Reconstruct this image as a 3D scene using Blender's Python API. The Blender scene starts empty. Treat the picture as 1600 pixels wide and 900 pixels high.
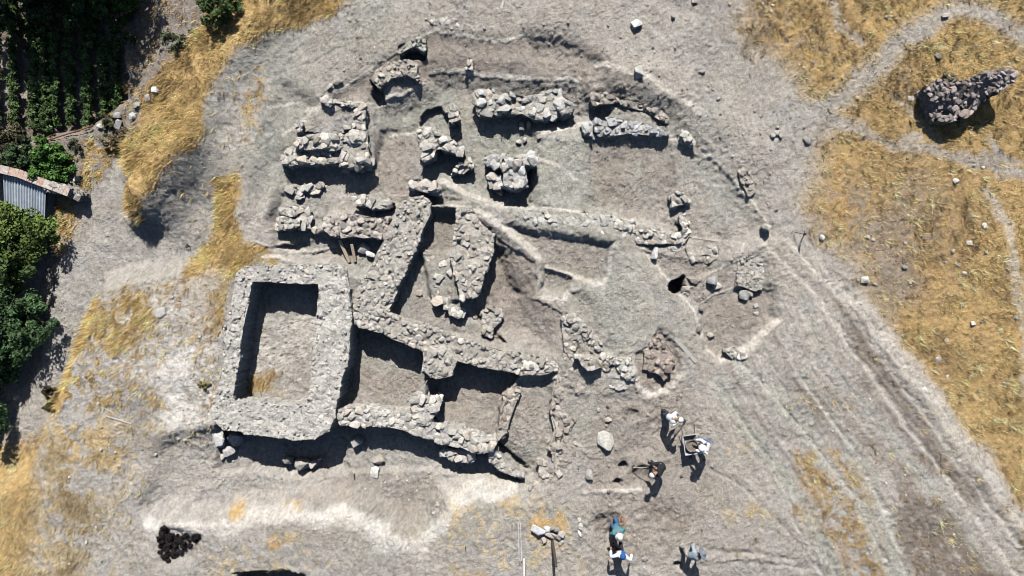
import bpy, bmesh, math, random
import numpy as np
from mathutils import Vector, Matrix
from mathutils.geometry import delaunay_2d_cdt

random.seed(7)
rng = np.random.default_rng(11)
scn = bpy.context.scene
COL = scn.collection

# ------------------------------------------------------------------ camera, sky, sun, exposure
H = 28.0            # drone height above the top of the mound (m)
S = 38.1            # photograph pixels per metre at height 0
cam_data = bpy.data.cameras.new("camera")
cam_data.sensor_width = 36.0
cam_data.lens = 36.0 * H * S / 1600.0
cam_data.clip_start = 0.5
cam_data.clip_end = 1000
cam = bpy.data.objects.new("camera", cam_data)
cam.location = (0, 0, H)
cam.rotation_euler = (0, 0, 0)
COL.objects.link(cam)
scn.camera = cam

SUN_EL = math.radians(45.5)
SH = Vector((0.05, -1.0)).normalized()            # shadows fall this way on the ground
sun_dir = Vector((-SH.x * math.cos(SUN_EL), -SH.y * math.cos(SUN_EL), math.sin(SUN_EL)))
world = bpy.data.worlds.new("World"); scn.world = world
world.use_nodes = True
wn = world.node_tree.nodes; wl = world.node_tree.links
sky = wn.new("ShaderNodeTexSky"); sky.sky_type = 'NISHITA'; sky.sun_disc = False
sky.sun_elevation = SUN_EL
sky.sun_rotation = math.atan2(sun_dir.x, sun_dir.y)
bg = wn["Background"]; bg.inputs[1].default_value = 0.05
wl.new(sky.outputs[0], bg.inputs[0])
sd = bpy.data.lights.new("sun", 'SUN'); sd.energy = 5.0; sd.angle = math.radians(0.5); sd.color = (1.0, 0.955, 0.90)
so = bpy.data.objects.new("sun", sd); COL.objects.link(so)
so.rotation_euler = sun_dir.to_track_quat('Z', 'Y').to_euler()
scn.view_settings.view_transform = 'Standard'
scn.view_settings.look = 'None'
scn.view_settings.exposure = 0.33
scn.view_settings.gamma = 1.0
scn.cycles.max_bounces = 4
scn.cycles.pixel_filter_type = 'BLACKMAN_HARRIS'
scn.cycles.filter_width = 0.95
scn.cycles.diffuse_bounces = 0

# ------------------------------------------------------------------ helpers
def PX(px, py, z=0.0):
    k = (H - z) / H / S
    return ((px - 800.0) * k, (450.0 - py) * k)

def tag(o, label=None, cat=None, group=None, kind=None):
    if label: o['label'] = label
    if cat: o['category'] = cat
    if group: o['group'] = group
    if kind: o['kind'] = kind
    return o

def link(o, parent=None):
    COL.objects.link(o)
    if parent: o.parent = parent
    return o

def empty(name, loc, rz=0.0):
    o = bpy.data.objects.new(name, None); o.empty_display_size = 0.2
    o.location = loc; o.rotation_euler = (0, 0, rz)
    return link(o)

def mesh_np(name, V, F, mat, C=None, parent=None, loc=(0, 0, 0), smooth=False):
    V = np.asarray(V, dtype=np.float32); F = np.asarray(F, dtype=np.int32)
    me = bpy.data.meshes.new(name)
    n = F.shape[1]
    me.vertices.add(len(V)); me.vertices.foreach_set("co", V.ravel())
    me.loops.add(F.size); me.loops.foreach_set("vertex_index", F.ravel())
    me.polygons.add(len(F))
    me.polygons.foreach_set("loop_start", np.arange(0, F.size, n, dtype=np.int32))
    me.polygons.foreach_set("loop_total", np.full(len(F), n, dtype=np.int32))
    me.update(calc_edges=True)
    if smooth: me.polygons.foreach_set("use_smooth", np.ones(len(F), dtype=bool))
    else: me.polygons.foreach_set("use_smooth", np.zeros(len(F), dtype=bool))
    if C is not None:
        C = np.asarray(C, dtype=np.float32)
        if C.shape[1] == 3: C = np.hstack([C, np.ones((len(C), 1), np.float32)])
        a = me.attributes.new("Col", 'FLOAT_COLOR', 'POINT'); a.data.foreach_set("color", C.ravel())
    me.materials.append(mat)
    o = bpy.data.objects.new(name, me); o.location = loc
    return link(o, parent)

class Geo:
    def __init__(s): s.V = []; s.F = []; s.C = []; s.n = 0
    def add(s, V, F, c):
        V = np.asarray(V, dtype=np.float64); F = np.asarray(F)
        if F.shape[1] == 4: F = np.vstack([F[:, [0, 1, 2]], F[:, [0, 2, 3]]])
        c = np.asarray(c, dtype=np.float64)
        if c.ndim == 1: c = np.tile(c, (len(V), 1))
        s.V.append(V); s.F.append(F + s.n); s.C.append(c); s.n += len(V)
    def box(s, c, size, R=None, col=(.5, .5, .5)):
        v = np.array([[x, y, z] for z in (-.5, .5) for y in (-.5, .5) for x in (-.5, .5)]) * np.array(size)
        if R is not None: v = v @ np.array(R).T
        v = v + np.array(c)
        f = [[0, 2, 3, 1], [4, 5, 7, 6], [0, 1, 5, 4], [2, 6, 7, 3], [0, 4, 6, 2], [1, 3, 7, 5]]
        s.add(v, f, col)
    def tube(s, p0, p1, r0, r1=None, n=10, col=(.5, .5, .5)):
        r1 = r0 if r1 is None else r1
        p0 = Vector(p0); p1 = Vector(p1); d = (p1 - p0).normalized()
        a = d.orthogonal().normalized(); b = d.cross(a)
        V = []
        for p, r in ((p0, r0), (p1, r1)):
            for k in range(n):
                t = 2 * math.pi * k / n
                V.append(p + (a * math.cos(t) + b * math.sin(t)) * r)
        V += [p0, p1]
        F = []
        for k in range(n):
            k2 = (k + 1) % n
            F += [[k, k2, n + k2], [k, n + k2, n + k], [2 * n, k2, k], [2 * n + 1, n + k, n + k2]]
        s.add([tuple(v) for v in V], F, col)
    def build(s, name, mat, parent=None, loc=(0, 0, 0), smooth=False):
        V = np.vstack(s.V) - np.array(loc)
        if parent is not None: V = V  # parent-local coordinates
        return mesh_np(name, V, np.vstack(s.F), mat, np.vstack(s.C), parent, loc, smooth)

_T = np.random.default_rng(5).random((8, 256, 256))
def vnoise(x, y, freq, seed=0):
    t = _T[seed % 8]; ox = (seed * 37.7) % 97; oy = (seed * 61.3) % 89
    X = x * freq + ox + 1000; Y = y * freq + oy + 1000
    xi = np.floor(X).astype(int); yi = np.floor(Y).astype(int)
    fx = X - xi; fy = Y - yi
    fx = fx * fx * (3 - 2 * fx); fy = fy * fy * (3 - 2 * fy)
    a = t[xi & 255, yi & 255]; b = t[(xi + 1) & 255, yi & 255]
    c = t[xi & 255, (yi + 1) & 255]; d = t[(xi + 1) & 255, (yi + 1) & 255]
    return ((a * (1 - fx) + b * fx) * (1 - fy) + (c * (1 - fx) + d * fx) * fy) * 2 - 1
def fbm(x, y, freq, octv=4, seed=0, gain=0.5):
    r = 0; a = 1; n = 0
    for k in range(octv):
        c, s_ = math.cos(k * 1.1), math.sin(k * 1.1)
        r = r + a * vnoise(x * c - y * s_, x * s_ + y * c, freq * 2.03 ** k, seed + k * 3); n += a; a *= gain
    return r / n * 1.4
def sstep(a, b, x):
    t = np.clip((x - a) / (b - a), 0, 1); return t * t * (3 - 2 * t)

def sdist(x, y, poly):
    """signed distance, positive inside"""
    poly = np.asarray(poly, float); n = len(poly)
    d = np.full(x.shape, 1e9); ins = np.zeros(x.shape, bool)
    for i in range(n):
        ax, ay = poly[i]; bx, by = poly[(i + 1) % n]
        ex, ey = bx - ax, by - ay
        wx, wy = x - ax, y - ay
        t = np.clip((wx * ex + wy * ey) / (ex * ex + ey * ey + 1e-12), 0, 1)
        d = np.minimum(d, (wx - t * ex) ** 2 + (wy - t * ey) ** 2)
        c = ((ay > y) != (by > y)) & (x < (bx - ax) * (y - ay) / ((by - ay) if by != ay else 1e-9) + ax)
        ins ^= c
    d = np.sqrt(d)
    return np.where(ins, d, -d)
def ldist(x, y, line):
    line = np.asarray(line, float); d = np.full(x.shape, 1e9)
    for i in range(len(line) - 1):
        ax, ay = line[i]; bx, by = line[i + 1]
        ex, ey = bx - ax, by - ay
        t = np.clip(((x - ax) * ex + (y - ay) * ey) / (ex * ex + ey * ey + 1e-12), 0, 1)
        d = np.minimum(d, (x - ax - t * ex) ** 2 + (y - ay - t * ey) ** 2)
    return np.sqrt(d)

# ------------------------------------------------------------------ materials
def make_mat(name, rough=0.95, col=None, attr=True, nscale=20., namp=0.25, bump=0.3, bscale=60., bdist=0.02, metallic=0., fine=None):
    m = bpy.data.materials.new(name); m.use_nodes = True
    N = m.node_tree.nodes; L = m.node_tree.links
    b = N["Principled BSDF"]; b.inputs["Roughness"].default_value = rough; b.inputs["Metallic"].default_value = metallic
    b.inputs["Specular IOR Level"].default_value = 0.2
    if attr:
        a = N.new("ShaderNodeAttribute"); a.attribute_name = "Col"; src = a.outputs["Color"]
    else:
        a = N.new("ShaderNodeRGB"); a.outputs[0].default_value = (*col, 1); src = a.outputs[0]
    geo = N.new("ShaderNodeNewGeometry")
    n1 = N.new("ShaderNodeTexNoise"); n1.inputs["Scale"].default_value = nscale; n1.inputs["Detail"].default_value = 6
    n1.inputs["Roughness"].default_value = 0.7
    L.new(geo.outputs["Position"], n1.inputs["Vector"])
    mr = N.new("ShaderNodeMapRange"); mr.inputs[1].default_value = 0.25; mr.inputs[2].default_value = 0.75
    mr.inputs[3].default_value = 1 - namp; mr.inputs[4].default_value = 1 + namp
    L.new(n1.outputs[0], mr.inputs[0])
    mx = N.new("ShaderNodeVectorMath"); mx.operation = 'SCALE'
    L.new(src, mx.inputs[0]); L.new(mr.outputs[0], mx.inputs["Scale"])
    out = mx.outputs[0]
    if fine:
        v = N.new("ShaderNodeTexVoronoi"); v.inputs["Scale"].default_value = fine[0]
        L.new(geo.outputs["Position"], v.inputs["Vector"])
        mr2 = N.new("ShaderNodeMapRange"); mr2.inputs[1].default_value = 0.0; mr2.inputs[2].default_value = 1.0
        mr2.inputs[3].default_value = 1 - fine[1]; mr2.inputs[4].default_value = 1 + fine[1]
        sp = N.new("ShaderNodeSeparateColor"); L.new(v.outputs["Color"], sp.inputs[0])
        L.new(sp.outputs[0], mr2.inputs[0])
        mx2 = N.new("ShaderNodeVectorMath"); mx2.operation = 'SCALE'
        L.new(out, mx2.inputs[0]); L.new(mr2.outputs[0], mx2.inputs["Scale"]); out = mx2.outputs[0]
    L.new(out, b.inputs["Base Color"])
    if bump:
        n2 = N.new("ShaderNodeTexNoise"); n2.inputs["Scale"].default_value = bscale; n2.inputs["Detail"].default_value = 4
        L.new(geo.outputs["Position"], n2.inputs["Vector"])
        bp = N.new("ShaderNodeBump"); bp.inputs["Strength"].default_value = bump; bp.inputs["Distance"].default_value = bdist
        L.new(n2.outputs[0], bp.inputs["Height"]); L.new(bp.outputs[0], b.inputs["Normal"])
    return m

M_soil = make_mat("dusty_soil", nscale=6, namp=0.16, bump=0.9, bscale=22, bdist=0.05, fine=(34, 0.10))
M_rub = make_mat("limestone_rubble", nscale=9, namp=0.30, bump=0.8, bscale=30, bdist=0.03, fine=(16, 0.12))
M_grass = make_mat("dry_grass_blades", nscale=2.5, namp=0.15, bump=0)
M_leaf = make_mat("leaves", rough=0.6, nscale=3, namp=0.2, bump=0)
M_wood = make_mat("weathered_wood", rough=0.8, nscale=14, namp=0.3, bump=0.3, bscale=50)
M_metal = make_mat("corrugated_steel", rough=0.5, nscale=4, namp=0.25, bump=0.0, metallic=0.15)
M_cloth = make_mat("cloth", rough=0.9, nscale=25, namp=0.12, bump=0.2, bscale=60, bdist=0.01)
M_skin = make_mat("skin", rough=0.6, nscale=25, namp=0.06, bump=0)
M_plain = make_mat("painted_metal", rough=0.5, nscale=20, namp=0.15, bump=0.05)
M_brick = make_mat("brick_coping", nscale=18, namp=0.35, bump=0.6, bscale=30, bdist=0.02, fine=(14, .2))

# ------------------------------------------------------------------ terrain
dx = 0.042
xs = np.arange(-23.2, 23.2 + dx, dx); ys = np.arange(-13.4, 13.4 + dx, dx)
def outer(a0, sign):
    r = []; st = 0.08; v = a0
    while abs(v) < 260:
        v += sign * st; r.append(v); st *= 1.22
    return r
gx = np.array(outer(xs[0], -1)[::-1] + list(xs) + outer(xs[-1], 1))
gy = np.array(outer(ys[0], -1)[::-1] + list(ys) + outer(ys[-1], 1))
NX, NY = len(gx), len(gy)
X, Y = np.meshgrid(gx, gy)                       # rows = y
Zt = np.zeros_like(X)
wx = X + 0.07 * fbm(X, Y, 1.3, 3, 1) + 0.035 * fbm(X, Y, 6, 2, 2)
wy = Y + 0.07 * fbm(X, Y, 1.3, 3, 4) + 0.035 * fbm(X, Y, 6, 2, 5)

def bbox_slice(poly, m):
    poly = np.asarray(poly)
    i0 = max(np.searchsorted(gx, poly[:, 0].min() - m) - 1, 0); i1 = min(np.searchsorted(gx, poly[:, 0].max() + m) + 1, NX)
    j0 = max(np.searchsorted(gy, poly[:, 1].min() - m) - 1, 0); j1 = min(np.searchsorted(gy, poly[:, 1].max() + m) + 1, NY)
    return slice(j0, j1), slice(i0, i1)

def level(pts, z, w=0.07, rim=0.0, rel=False, warp=True):
    poly = [PX(a, b, rim) for a, b in pts]
    sl = bbox_slice(poly, w * 2 + 0.5)
    sdv = sdist((wx if warp else X)[sl], (wy if warp else Y)[sl], poly)
    m = sstep(-w, w, sdv)
    Zt[sl] = Zt[sl] + m * z if rel else Zt[sl] * (1 - m) + m * z
    return m

def ridge(pts, z, w, rim=0.0):
    poly = [PX(a, b, rim) for a, b in pts]
    sl = bbox_slice(poly, w * 3)
    d = ldist(wx[sl], wy[sl], poly)
    Zt[sl] += z * np.exp(-(d / w) ** 2)

# broad relief
Zt += 0.10 * fbm(X, Y, 0.12, 3, 7)
level([(-3000, -3000), (210, -3000), (235, 60), (205, 130), (182, 215), (190, 345), (245, 352), (300, 372), (300, 400), (150, 440), (90, 600), (30, 740), (-300, 900), (-3000, 900)], -1.2, 0.6)
level([(-3000, -3000), (150, -3000), (185, 20), (195, 150), (130, 200), (0, 225), (-3000, 235)], -1.9, 0.35, -1.2)
level([(-3000, 235), (20, 250), (85, 330), (70, 480), (40, 620), (-30, 760), (-3000, 900)], -1.6, 0.5, -1.2)
level([(240, 360), (262, 300), (300, 275), (335, 300), (330, 360), (300, 410), (240, 400)], -.85, 1.4)
# spoil ridge at the upper left
ridge([(470, -40), (420, 20), (350, 110), (310, 200), (270, 255), (235, 300)], 0.55, 0.9)
# upper terraces
level([(440, 130), (500, 165), (580, 160), (580, 255), (440, 250), (420, 300), (400, 345), (395, 300), (415, 200)], -0.18, 0.35)
level([(560, 122), (598, 95), (640, 70), (680, 48), (715, 55), (745, 63), (800, 66), (822, 55), (870, 60), (905, 75), (940, 95), (938, 118), (950, 132), (905, 126), (860, 120), (790, 120), (740, 112), (690, 106), (668, 110), (665, 125), (590, 155), (500, 165)], -0.14, 0.40)
level([(625, 76), (664, 66), (664, 92), (630, 92)], -0.7, 0.06, -.26)
level([(820, 58), (870, 50), (945, 92), (930, 112), (860, 110), (825, 90)], -0.22, 0.5, rel=True)
level([(577, 123), (590, 138), (600, 158), (588, 160), (578, 145)], -0.75, 0.05)
# courtyard with the stone stumps
level([(583, 160), (600, 155), (640, 140), (664, 127), (668, 112), (690, 108), (740, 114), (790, 122), (860, 122), (905, 127), (922, 150), (960, 150), (1000, 160), (1045, 180), (1052, 208), (1000, 205), (925, 195), (905, 200), (850, 206), (838, 250), (838, 300), (845, 326), (790, 326), (740, 310), (690, 305), (680, 290), (640, 283), (636, 310), (610, 340), (500, 345), (480, 300), (435, 285), (437, 250), (575, 250)], -0.74, 0.80)
level([(592, 200), (640, 190), (655, 178), (700, 178), (740, 190), (800, 195), (838, 205), (830, 250), (830, 318), (790, 322), (740, 310), (690, 318), (640, 318), (625, 320), (560, 305), (500, 300), (445, 282), (445, 256), (580, 256)], -0.80, 0.12)
level([(655, 182), (668, 168), (690, 168), (700, 184), (698, 200), (656, 200)], -1.05, 0.03, -.78)
level([(430, 296), (500, 290), (500, 345), (485, 378), (430, 378), (422, 340)], -0.50, 0.25)
level([(495, 366), (607, 368), (600, 412), (560, 425), (515, 405), (460, 402), (430, 388), (450, 378)], -0.70, 0.25)
# big eastern room
level([(915, 205), (1050, 208), (1062, 205), (1095, 225), (1150, 285), (1195, 345), (1203, 365), (1150, 392), (1125, 412), (1075, 400), (1060, 398), (995, 384), (990, 350), (960, 345), (838, 326), (836, 300), (838, 250), (852, 208)], -0.30, 0.70)
level([(925, 235), (1060, 225), (1060, 300), (1040, 345), (930, 330)], -0.10, 0.5, rel=True)
level([(852, 208), (915, 212), (925, 300), (900, 330), (840, 322), (840, 250)], 0.14, 0.25, rel=True)
level([(952, 160), (1000, 165), (1046, 190), (1046, 206), (1000, 200), (950, 184)], -0.36, 0.2)
# rooms between the long walls
level([(668, 325), (720, 332), (708, 400), (660, 395), (630, 440)], -0.78, 0.22)
level([(630, 400), (690, 400), (700, 470), (745, 475), (790, 540), (700, 525), (600, 495)], -0.80, 0.10)
level([(655, 395), (712, 398), (700, 470), (675, 475)], -0.45, 0.12)
level([(738, 340), (760, 372), (790, 410), (820, 445), (830, 480), (850, 535), (770, 535), (700, 515), (700, 460), (740, 385)], -0.60, 0.80)
level([(745, 385), (785, 395), (800, 450), (760, 500), (715, 500), (725, 470), (740, 455)], -0.84, 0.35)
level([(790, 352), (860, 367), (960, 380), (950, 435), (930, 445), (900, 432), (850, 415), (845, 405)], -0.30, 0.20)
level([(850, 416), (898, 433), (885, 462), (846, 455)], -0.36, 0.25)
level([(888, 455), (930, 470), (945, 545), (905, 500)], -0.15, 0.25, rel=True)
# eastern small rooms
level([(1000, 388), (1062, 402), (1120, 410), (1195, 395), (1213, 495), (1165, 545), (1125, 562), (1105, 545), (1085, 490), (1062, 462), (1040, 440), (1015, 405)], -0.22, 0.3)
level([(1094, 478), (1120, 458), (1150, 450), (1205, 452), (1210, 495), (1165, 545), (1125, 562), (1105, 545)], -0.32, 0.25, -.2)
level([(1042, 448), (1067, 427), (1069, 455), (1050, 460)], -1.5, 0.03, -.3)
level([(992, 552), (1015, 540), (1028, 515), (1052, 530), (1062, 580), (1042, 610), (1010, 617), (996, 600)], -0.14, 0.25)
# deep lower rooms
level([(533, 500), (665, 545), (665, 592), (642, 620), (642, 650), (528, 645)], -1.15, 0.04)
level([(665, 590), (715, 560), (812, 583), (806, 598), (782, 640), (775, 695), (690, 665), (665, 640)], -1.15, 0.05)
level([(788, 640), (808, 596), (865, 588), (868, 640), (872, 712), (835, 742), (772, 722), (778, 690)], -0.55, 0.30)
level([(382, 428), (506, 430), (506, 490), (486, 645), (355, 640), (378, 500)], -1.0, 0.05, 0.3)
# southern cutting and its bank
level([(290, 795), (318, 730), (345, 690), (360, 640), (500, 640), (650, 640), (775, 690), (850, 745), (818, 765), (735, 770), (690, 782), (672, 815), (640, 826), (590, 812), (545, 784), (470, 786), (400, 800), (300, 796)], -1.0, 0.70)
level([(225, 795), (262, 705), (330, 690), (345, 790)], -.72, .9)
level([(170, 640), (335, 590), (335, 690), (290, 705), (240, 760), (190, 740)], -.28, 1.0, rel=True)
level([(330, 700), (335, 672), (350, 640), (480, 640), (530, 640), (640, 650), (770, 690), (826, 738), (815, 757), (700, 745), (500, 745), (340, 745), (325, 740)], -1.15, 0.12, -0.1)
level([(375, 680), (530, 655), (532, 742), (440, 752), (380, 735)], -1.5, 0.3, -.2)
level([(283, 692), (300, 681), (335, 672), (335, 690), (300, 705)], -0.12, 0.05, rel=True)
level([(255, 730), (283, 700), (335, 720), (300, 780), (245, 790)], -0.90, 1.1)
level([(150, 700), (260, 700), (240, 800), (200, 960), (100, 960)], -0.25, 0.8, rel=True)
level([(370, 893), (400, 889), (455, 888), (478, 897), (485, 960), (370, 960)], -1.6, 0.05, -.2)
# cut for the black patch
level([(250, 822), (318, 840), (300, 880), (252, 878)], -0.28, 0.25, rel=True)
SC = [
 ([(502, 163), (560, 122), (598, 95), (640, 70), (680, 48), (715, 55), (745, 63), (800, 66), (822, 55), (870, 60), (905, 75), (940, 95), (938, 118), (905, 126), (790, 120), (690, 106), (668, 110), (665, 125), (590, 155)], -.04, 1),
 ([(585, 160), (625, 146), (664, 127), (668, 111), (690, 107), (740, 114), (790, 121), (860, 122), (906, 126), (922, 150), (960, 190), (926, 188), (905, 196), (852, 207), (836, 245), (838, 322), (785, 322), (740, 308), (690, 300), (640, 300), (600, 300), (580, 262)], -.07, 0),
 ([(858, 208), (925, 190), (960, 214), (1044, 212), (1062, 208), (1095, 226), (1150, 287), (1197, 347), (1150, 385), (1120, 372), (1078, 368), (990, 346), (900, 330), (838, 322), (838, 250)], -.07, 0),
 ([(930, 215), (980, 214), (1050, 218), (1062, 290), (1040, 350), (985, 340), (930, 320), (922, 262)], -.06, 1),
 ([(786, 352), (860, 368), (920, 378), (958, 382), (948, 436), (930, 446), (900, 432), (850, 414), (838, 398)], -.04, 1),
 ([(852, 418), (896, 432), (884, 460), (849, 452)], -.12, 1),
 ([(1000, 390), (1060, 402), (1118, 412), (1108, 428), (1060, 462), (1040, 440)], -.05, 1),
 ([(1112, 428), (1150, 410), (1150, 446), (1122, 458), (1094, 478), (1066, 462)], -.035, 1),
 ([(1094, 480), (1122, 460), (1150, 450), (1206, 452), (1212, 498), (1165, 545), (1125, 561), (1106, 545)], -.05, 1),
 ([(992, 552), (1013, 541), (1027, 515), (1052, 530), (1066, 582), (1044, 609), (1014, 618), (999, 604)], -.05, 1),
 ([(745, 345), (790, 380), (836, 412), (842, 446), (834, 466), (878, 492), (884, 556), (770, 536), (735, 480), (765, 400)], -.10, 1),
 ([(400, 402), (393, 380), (450, 396), (520, 388), (520, 400), (450, 404)], -.08, 0)]
for pl, dz, _b in SC:
    level(pl, dz, .035, rel=True)
# soft holes in the dig area on the lower right
for (a, b, r, d) in ((1003, 742, 14, .28), (950, 820, 20, .25), (975, 727, 6, .35), (966, 752, 6, .35), (955, 843, 14, .22), (990, 650, 10, .15), (1000, 690, 25, .12),
                     (1028, 668, 16, .12), (1030, 810, 30, .10), (955, 540, 10, .1), (805, 457, 7, .15), (1058, 880, 6, .3)):
    c = PX(a, b, -0.1); R = r / S
    Zt -= d * np.exp(-(((wx - c[0]) ** 2 + (wy - c[1]) ** 2) / (R * R)) ** 2)
level([(915, 600), (1080, 610), (1100, 780), (900, 780)], -0.12, 0.8, rel=True)
level([(880, 562), (990, 560), (1000, 610), (960, 620), (905, 622), (885, 600)], 0.10, 0.2, rel=True)
# baulks and raised lips left standing
ridge([(745, 335), (790, 362), (830, 395), (846, 412)], 0.14, 0.22, 0)
ridge([(690, 285), (730, 305), (770, 322), (810, 330)], 0.30, 0.34, 0)
ridge([(915, 768), (1000, 766)], 0.08, 0.12)
ridge([(935, 100), (1010, 120), (1100, 170), (1180, 240)], 0.20, 0.9)
ridge([(1100, 215), (1150, 280), (1195, 345)], 0.04, 0.12)
ridge([(1165, 545), (1210, 500), (1216, 480)], 0.10, 0.16)
ridge([(1330, 480), (1440, 620), (1560, 790), (1660, 930)], 0.16, 0.5)
# ruts
RUTS = [[(1195, 380), (1270, 455), (1340, 560), (1440, 700), (1560, 860), (1620, 940)], [(1225, 370), (1300, 450), (1370, 550), (1470, 690), (1590, 850)],
        [(1270, 400), (1350, 500), (1440, 610), (1540, 745), (1640, 880)], [(1300, 430), (1375, 520), (1460, 625), (1560, 760)],
        [(1150, 560), (1230, 640), (1300, 730), (1350, 800), (1390, 900)], [(1120, 600), (1190, 700), (1260, 790), (1310, 900)],
        [(1110, 735), (1160, 760), (1220, 820), (1290, 900)], [(1240, 700), (1290, 760), (1310, 770)], [(1090, 880), (1180, 880), (1280, 890)],
        [(1100, 860), (1200, 868), (1280, 885)], [(430, 120), (500, 90), (570, 60)], [(1340, 790), (1370, 850), (1395, 930)], [(1250, 590), (1330, 700), (1380, 800), (1420, 920)]]
FAN = []
for k in range(15):
    t_ = k / 14 + random.uniform(-.02, .02)
    FAN.append([(1108 + 178 * t_, 600 - 200 * t_), (1165 + 165 * t_, 690 - 165 * t_), (1235 + 225 * t_, 790 - 110 * t_), (1290 + 330 * t_, 935 - 60 * t_)])
for k, rt in enumerate(FAN):
    ridge(rt, -0.018, 0.06); ridge([(a + 5, b - 3) for a, b in rt], 0.012, 0.06)
for k, rt in enumerate(RUTS):
    ridge(rt, -0.035, 0.08); 
    off = [(a + 9, b - 6) for a, b in rt]
    ridge(off, 0.022, 0.12)

dist = np.maximum(np.abs(X) - 24, np.abs(Y) - 14)
Zt += np.clip(dist, 0, 300) * 0.0 - 0.0008 * np.clip(dist, 0, 300) ** 1.5
# small scale roughness of the trodden and crumbled surface
rough_amp = 0.6 + 0.4 * fbm(X, Y, 0.5, 3, 3)
near = (dist < 0.5)
rdg = 1 - np.abs(fbm(X * .75 + .66 * Y, Y * .75 - .66 * X, 2.2, 4, 0, .6))
rdg2 = 1 - np.abs(fbm(X * 1.6 + .4 * Y, Y * .6, 2.6, 4, 4, .6))
Zs = 0.040 * fbm(X, Y, 1.6, 4, 6) + 0.030 * rough_amp * fbm(X, Y, 6.0, 3, 2) + 0.045 * (rdg ** 6) * rough_amp - 0.035 * (rdg2 ** 8)
Zs += 0.014 * rng.normal(0, 1, X.shape) * sstep(-.6, .8, fbm(X, Y, .9, 3, 5))
crumb = np.clip(fbm(X, Y, 9.0, 2, 5) - 0.55, 0, 1) * 0.11 * np.clip(fbm(X, Y, 0.6, 2, 1) + 0.25, 0, 1)
Zt += np.where(near, Zs + crumb, 0)
for (a, b, rx_, ry_, amp) in ((1030, 805, 60, 35, .05), (1040, 620, 70, 60, .03), (1010, 850, 60, 50, .03), (1200, 880, 90, 30, .035), (940, 830, 40, 40, .04), (1000, 700, 70, 50, .035)):
    c = PX(a, b, 0)
    Zt += amp * np.exp(-((X - c[0]) * S / rx_) ** 2 - ((Y - c[1]) * S / ry_) ** 2) * fbm(X, Y, 5.0, 3, 4)

def Zat(x, y):
    i = np.clip(np.searchsorted(gx, x), 1, NX - 1); j = np.clip(np.searchsorted(gy, y), 1, NY - 1)
    fx = np.clip((x - gx[i - 1]) / (gx[i] - gx[i - 1]), 0, 1); fy = np.clip((y - gy[j - 1]) / (gy[j] - gy[j - 1]), 0, 1)
    return (Zt[j - 1, i - 1] * (1 - fx) + Zt[j - 1, i] * fx) * (1 - fy) + (Zt[j, i - 1] * (1 - fx) + Zt[j, i] * fx) * fy
def G(px, py):
    z = 0.0
    for _ in range(3):
        x, y = PX(px, py, z); z = float(Zat(x, y))
    return (x, y, z)

# ---- colour of the ground (albedo)
SOIL = np.array((.338, .316, .284)); BROWN = np.array((.262, .230, .200)); PALE = np.array((.45, .42, .375)); WHITE = np.array((.56, .535, .495))
GREEN = np.array((.308, .308, .270)); GREY = np.array((.335, .318, .292)); GOLD = np.array((.43, .30, .135)); OCHRE = np.array((.34, .235, .120)); DK = np.array((.20, .170, .145))
EARTH = np.array((.20, .165, .135)); STRAW = np.array((.46, .365, .21))
CR = np.tile(SOIL, (NY, NX, 1)); GM = np.zeros((NY, NX))
bn = fbm(X, Y, 0.35, 4, 3); CR = CR * (1 + 0.07 * bn)[..., None]
t = sstep(0.0, 0.7, fbm(X, Y, 0.22, 4, 6))[..., None]; CR = CR * (1 - t * .7) + GREEN * t * .7
cwx = X + 0.34 * fbm(X, Y, 0.8, 4, 5) + 0.05 * fbm(X, Y, 5, 2, 1); cwy = Y + 0.34 * fbm(X, Y, 0.8, 4, 2) + 0.05 * fbm(X, Y, 5, 2, 3)
patch = .62 * fbm(X, Y, 1.0, 4, 4, 0.6) + .55 * fbm(X, Y, 4.5, 3, 2)
def paint(pts, col, w=0.3, a=1.0, rim=-0.2, grass=None, cover=1.0, warp=True):
    poly = [PX(p, q, rim) for p, q in pts]
    sl = bbox_slice(poly, w * 2 + 0.6)
    m = sstep(-w, w, sdist((cwx if warp else wx)[sl], (cwy if warp else wy)[sl], poly))
    if cover < 1: m = m * sstep(0.55 - 1.1 * cover, 0.95 - 1.1 * cover, patch[sl])
    CR[sl] = CR[sl] * (1 - (m * a)[..., None]) + np.array(col) * (m * a)[..., None]
    if grass is not None: GM[sl] = GM[sl] * (1 - m) + grass * m * np.clip((1.25 if w < .3 else 1.05) + .9 * patch[sl], .12, 1.15)
def stroke(pts, col, w, a=1.0, rim=-0.1, grass=None, soft=0.5, warp=False):
    poly = [PX(p, q, rim) for p, q in pts]
    sl = bbox_slice(poly, w * 2 + 0.6)
    d = ldist((cwx if warp else wx)[sl], (cwy if warp else wy)[sl], poly)
    m = 1 - sstep(w * (1 - soft), w * (1 + soft), d)
    CR[sl] = CR[sl] * (1 - (m * a)[..., None]) + np.array(col) * (m * a)[..., None]
    if grass is not None: GM[sl] = GM[sl] * (1 - m) + grass * m

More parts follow.
